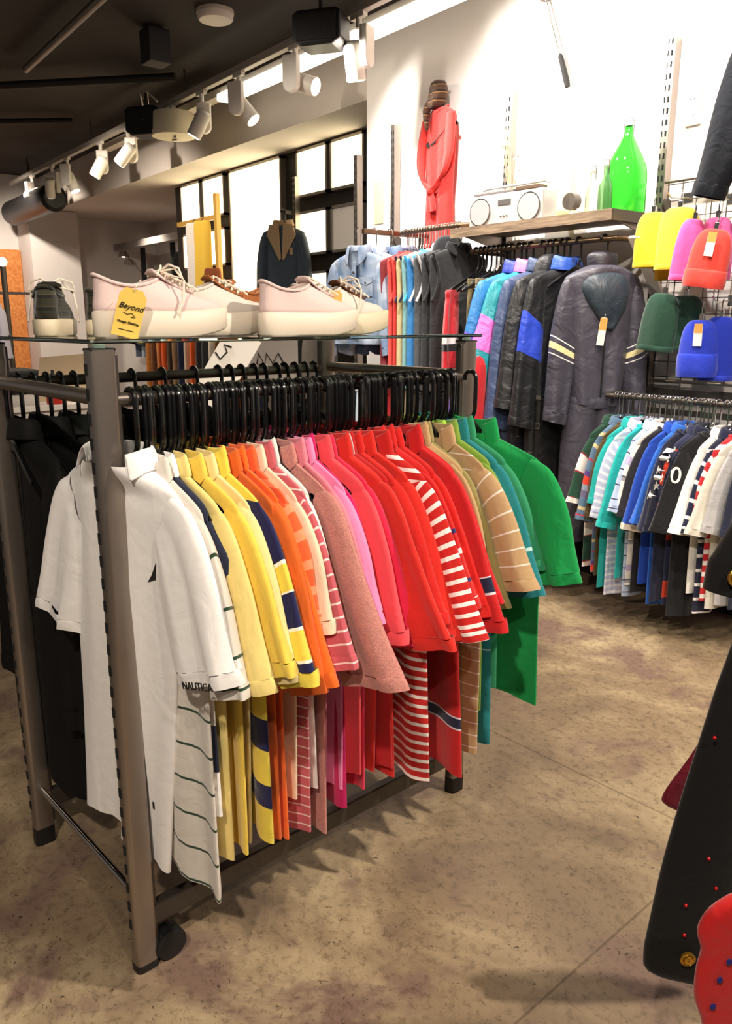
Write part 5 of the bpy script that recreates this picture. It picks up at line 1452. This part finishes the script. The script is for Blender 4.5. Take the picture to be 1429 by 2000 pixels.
# angled cardboard signs behind the rack
t = thing('tilted_card', 'large white card with black writing tilted behind the rack', 'sign', (-3.1, 1.62, 1.06), RAD(56))
MB().box((0, 0, .12), (.15, .01, .42), ry=RAD(32)).build('card', TAGW, t)
MB().tube([(-.02, -.008, .22), (.0, -.008, .19), (.03, -.008, .22), (.02, -.008, .25), (.05, -.008, .24)], .004, 5).build('handwriting', INK, t)
MB().bar((0, .01, -1.05), (0, .01, .1), .012, .012).build('stake', STEELD, t)
t = thing('acrylic_sign', 'clear acrylic sign with faint lettering behind the glass', 'sign', (-3.55, 2.15, 1.10), RAD(56))
MB().box((0, 0, .12), (.26, .008, .2)).build('plate', plain('grey_acrylic', '#8d8680', .2), t)
MB().tube([(-.08, -.006, .09), (-.07, -.006, .15), (-.04, -.006, .09), (-.03, -.006, .15), (.0, -.006, .10), (.03, -.006, .15), (.06, -.006, .09)], .005, 5).build('handwriting', INK, t)
MB().bar((0, .01, -1.1), (0, .01, .05), .012, .012).build('stake', STEELD, t)

# low rail of warm coloured garments far behind, seen between glass and hooks
warm = [('#b8702c', 'amber'), ('#6a4020', 'chestnut'), ('#c4783c', 'copper'), ('#d8541c', 'orange'), ('#4c3a2c', 'umber'), ('#8a6a48', 'camel'), ('#242a4a', 'midnight'), ('#b8a890', 'stone'), ('#e05a1c', 'tangerine'), ('#3a3230', 'espresso'), ('#2a2c30', 'graphite'), ('#c8bca8', 'oatmeal')]
t = thing('hanging_rail', 'far low rail of warm coloured garments below the lit panels', 'clothes rail', (-6.6, 3.55, 1.36))
MB().tube([(-1.6, 0, 0), (1.6, 0, 0)], .014, 10).build('bar', STEELD, t)
for s in (-1.58, 1.58): MB().bar((s, 0, -1.36), (s, 0, .02), .03, .03).build('leg', STEELD, t)
for i in range(24):
    hx, nm = warm[i % 12]
    w = '' if i < 12 else ' darker'
    c = hx if i < 12 else '#%02x%02x%02x' % tuple(int(int(hx[k:k + 2], 16) * .6) for k in (1, 3, 5))
    g_ = thing('hanging_coat', '%s%s coat on the far rail below the lit panels' % (nm, w), 'coat', (-8.1 + .128 * i, 3.55, 1.36), AIS + RAD(20), 'coats on the far low rail')
    q = MB(); sweep(q, [(0, 0, -.02, 0, .05, .02), (0, 0, -.08, 0, .20, .035), (0, 0, -.4, 0, .22, .04), (0, 0, -1.05, 0, .23, .045)], 24, 16, 2.3, .01, 3, 500 + i, cap0=True)
    q.build('cloth', cloth(c), g_, angle=180)
    MB().tube([(0, 0, -.02), (0, 0, .0), (.0, .0, .016)], .004, 6).build('hook', BLACKM, g_)

# ------------------------------------------------------------------ coats close to the camera at the right edge
def coat_panel(name, label, cat, outline, y0, thick, mat, part, loc, rz, seed=0, fold=.006):
    """outline: rows (z, x left, x right)."""
    t = thing(name, label, cat, loc, rz)
    q = MB(); sweep(q, [((a + b) / 2, y0, z, 0, (b - a) / 2, thick) for z, a, b in outline], 40, 30, 2.6, fold, 3, seed, cap0=True, cap1=True, g0=.5)
    q.build(part, mat, t, angle=180)
    return t
BLKW = cloth('#0c0c0d', rough=.85, sheen=.15, wrinkle=.2)
FR = RAD(52)        # local x runs to the right of the picture
def gold_button(par, x, y, z, r=.014, name='gold_button'):
    b = MB().lathe([(.001, .006), (r * .55, .005), (r * .6, .002), (r * .8, .004), (r, .002), (r * .95, -.003)], n=24)
    b.xform(Matrix.Translation((x, y, z)) @ Matrix.Rotation(RAD(90), 4, 'X'))
    o = b.build(name, GOLD, par)
    return o
FW = Vector((-.790, .613, 0)); RT = Vector((.613, .790, 0))
bc = coat_panel('black_coat', 'long black coat with gold button and red studs at the right edge', 'coat', [(1.10, .635, 1.0), (.894, .592, 1.0), (.816, .574, 1.0), (.728, .557, 1.0), (.613, .535, 1.0), (.493, .515, 1.0), (.368, .501, .99), (.30, .496, .95), (.268, .510, .90), (.250, .60, .88)], 0, .03, BLKW, 'coat_body', tuple(FW * 1.2), FR, 3, .003)
gold_button(bc, .560, -.034, .322, .0135)
STUD = plain('red_stud', '#b01018', .25, .3)
for x_, z_ in ((.565, .745), (.596, .462), (.548, .428), (.551, .368), (.587, .396), (.62, .535), (.578, .52), (.61, .44)):
    MB().ball((x_, -.0305, z_), .0032, 10, 6).build('red_stud', STUD, bc)
sl_ = thing('black_coat_sleeve', 'black jacket cuff with a gold button, right edge above the long coat', 'jacket', tuple(FW * 1.15), FR)
q = MB(); sweep(q, [(.72, 0, 1.36, RAD(12), .085, .03), (.66, 0, 1.20, RAD(16), .085, .03), (.615, 0, 1.08, RAD(6), .085, .03), (.605, 0, 1.03, RAD(-10), .088, .03), (.60, 0, .992, RAD(-9), .086, .03)], 28, 18, 2.5, .003, 2, 5, cap0=True)
q.build('sleeve', BLKW, sl_, angle=180)
gold_button(sl_, .547, -.033, 1.035, .0145)
mr = coat_panel('maroon_coat', 'maroon coat corner peeping out behind the black coat', 'coat', [(.80, .70, .95), (.66, .635, .95), (.60, .605, .95), (.53, .566, .92), (.505, .572, .80), (.48, .63, .74)], 0, .014, cloth('#6e1024'), 'coat_body', tuple(FW * 1.35), FR, 7, .003)
rg = coat_panel('red_garment', 'red garment with blue specks in the bottom right corner, nearest the camera', 'garment', [(.632, .53, .68), (.622, .50, .70), (.60, .474, .72), (.57, .464, .73), (.54, .472, .73), (.506, .468, .74), (.46, .470, .74), (.40, .488, .74), (.25, .50, .74)], 0, .02, cloth('#b81414', wrinkle=.3), 'cloth', tuple(FW * .95), FR, 9, .003)
for x_, z_ in ((.505, .535), (.495, .505), (.515, .565), (.49, .46)):
    MB().ball((0, 0, 0), .0042, 12, 6).xform(Matrix.Translation((x_, -.0195, z_)) @ Matrix.Diagonal((1, .35, 1.4, 1))).build('blue_speck', plain('blue_speck', '#1c2070', .6), rg)
# the round rail these hang from is to the right of the frame
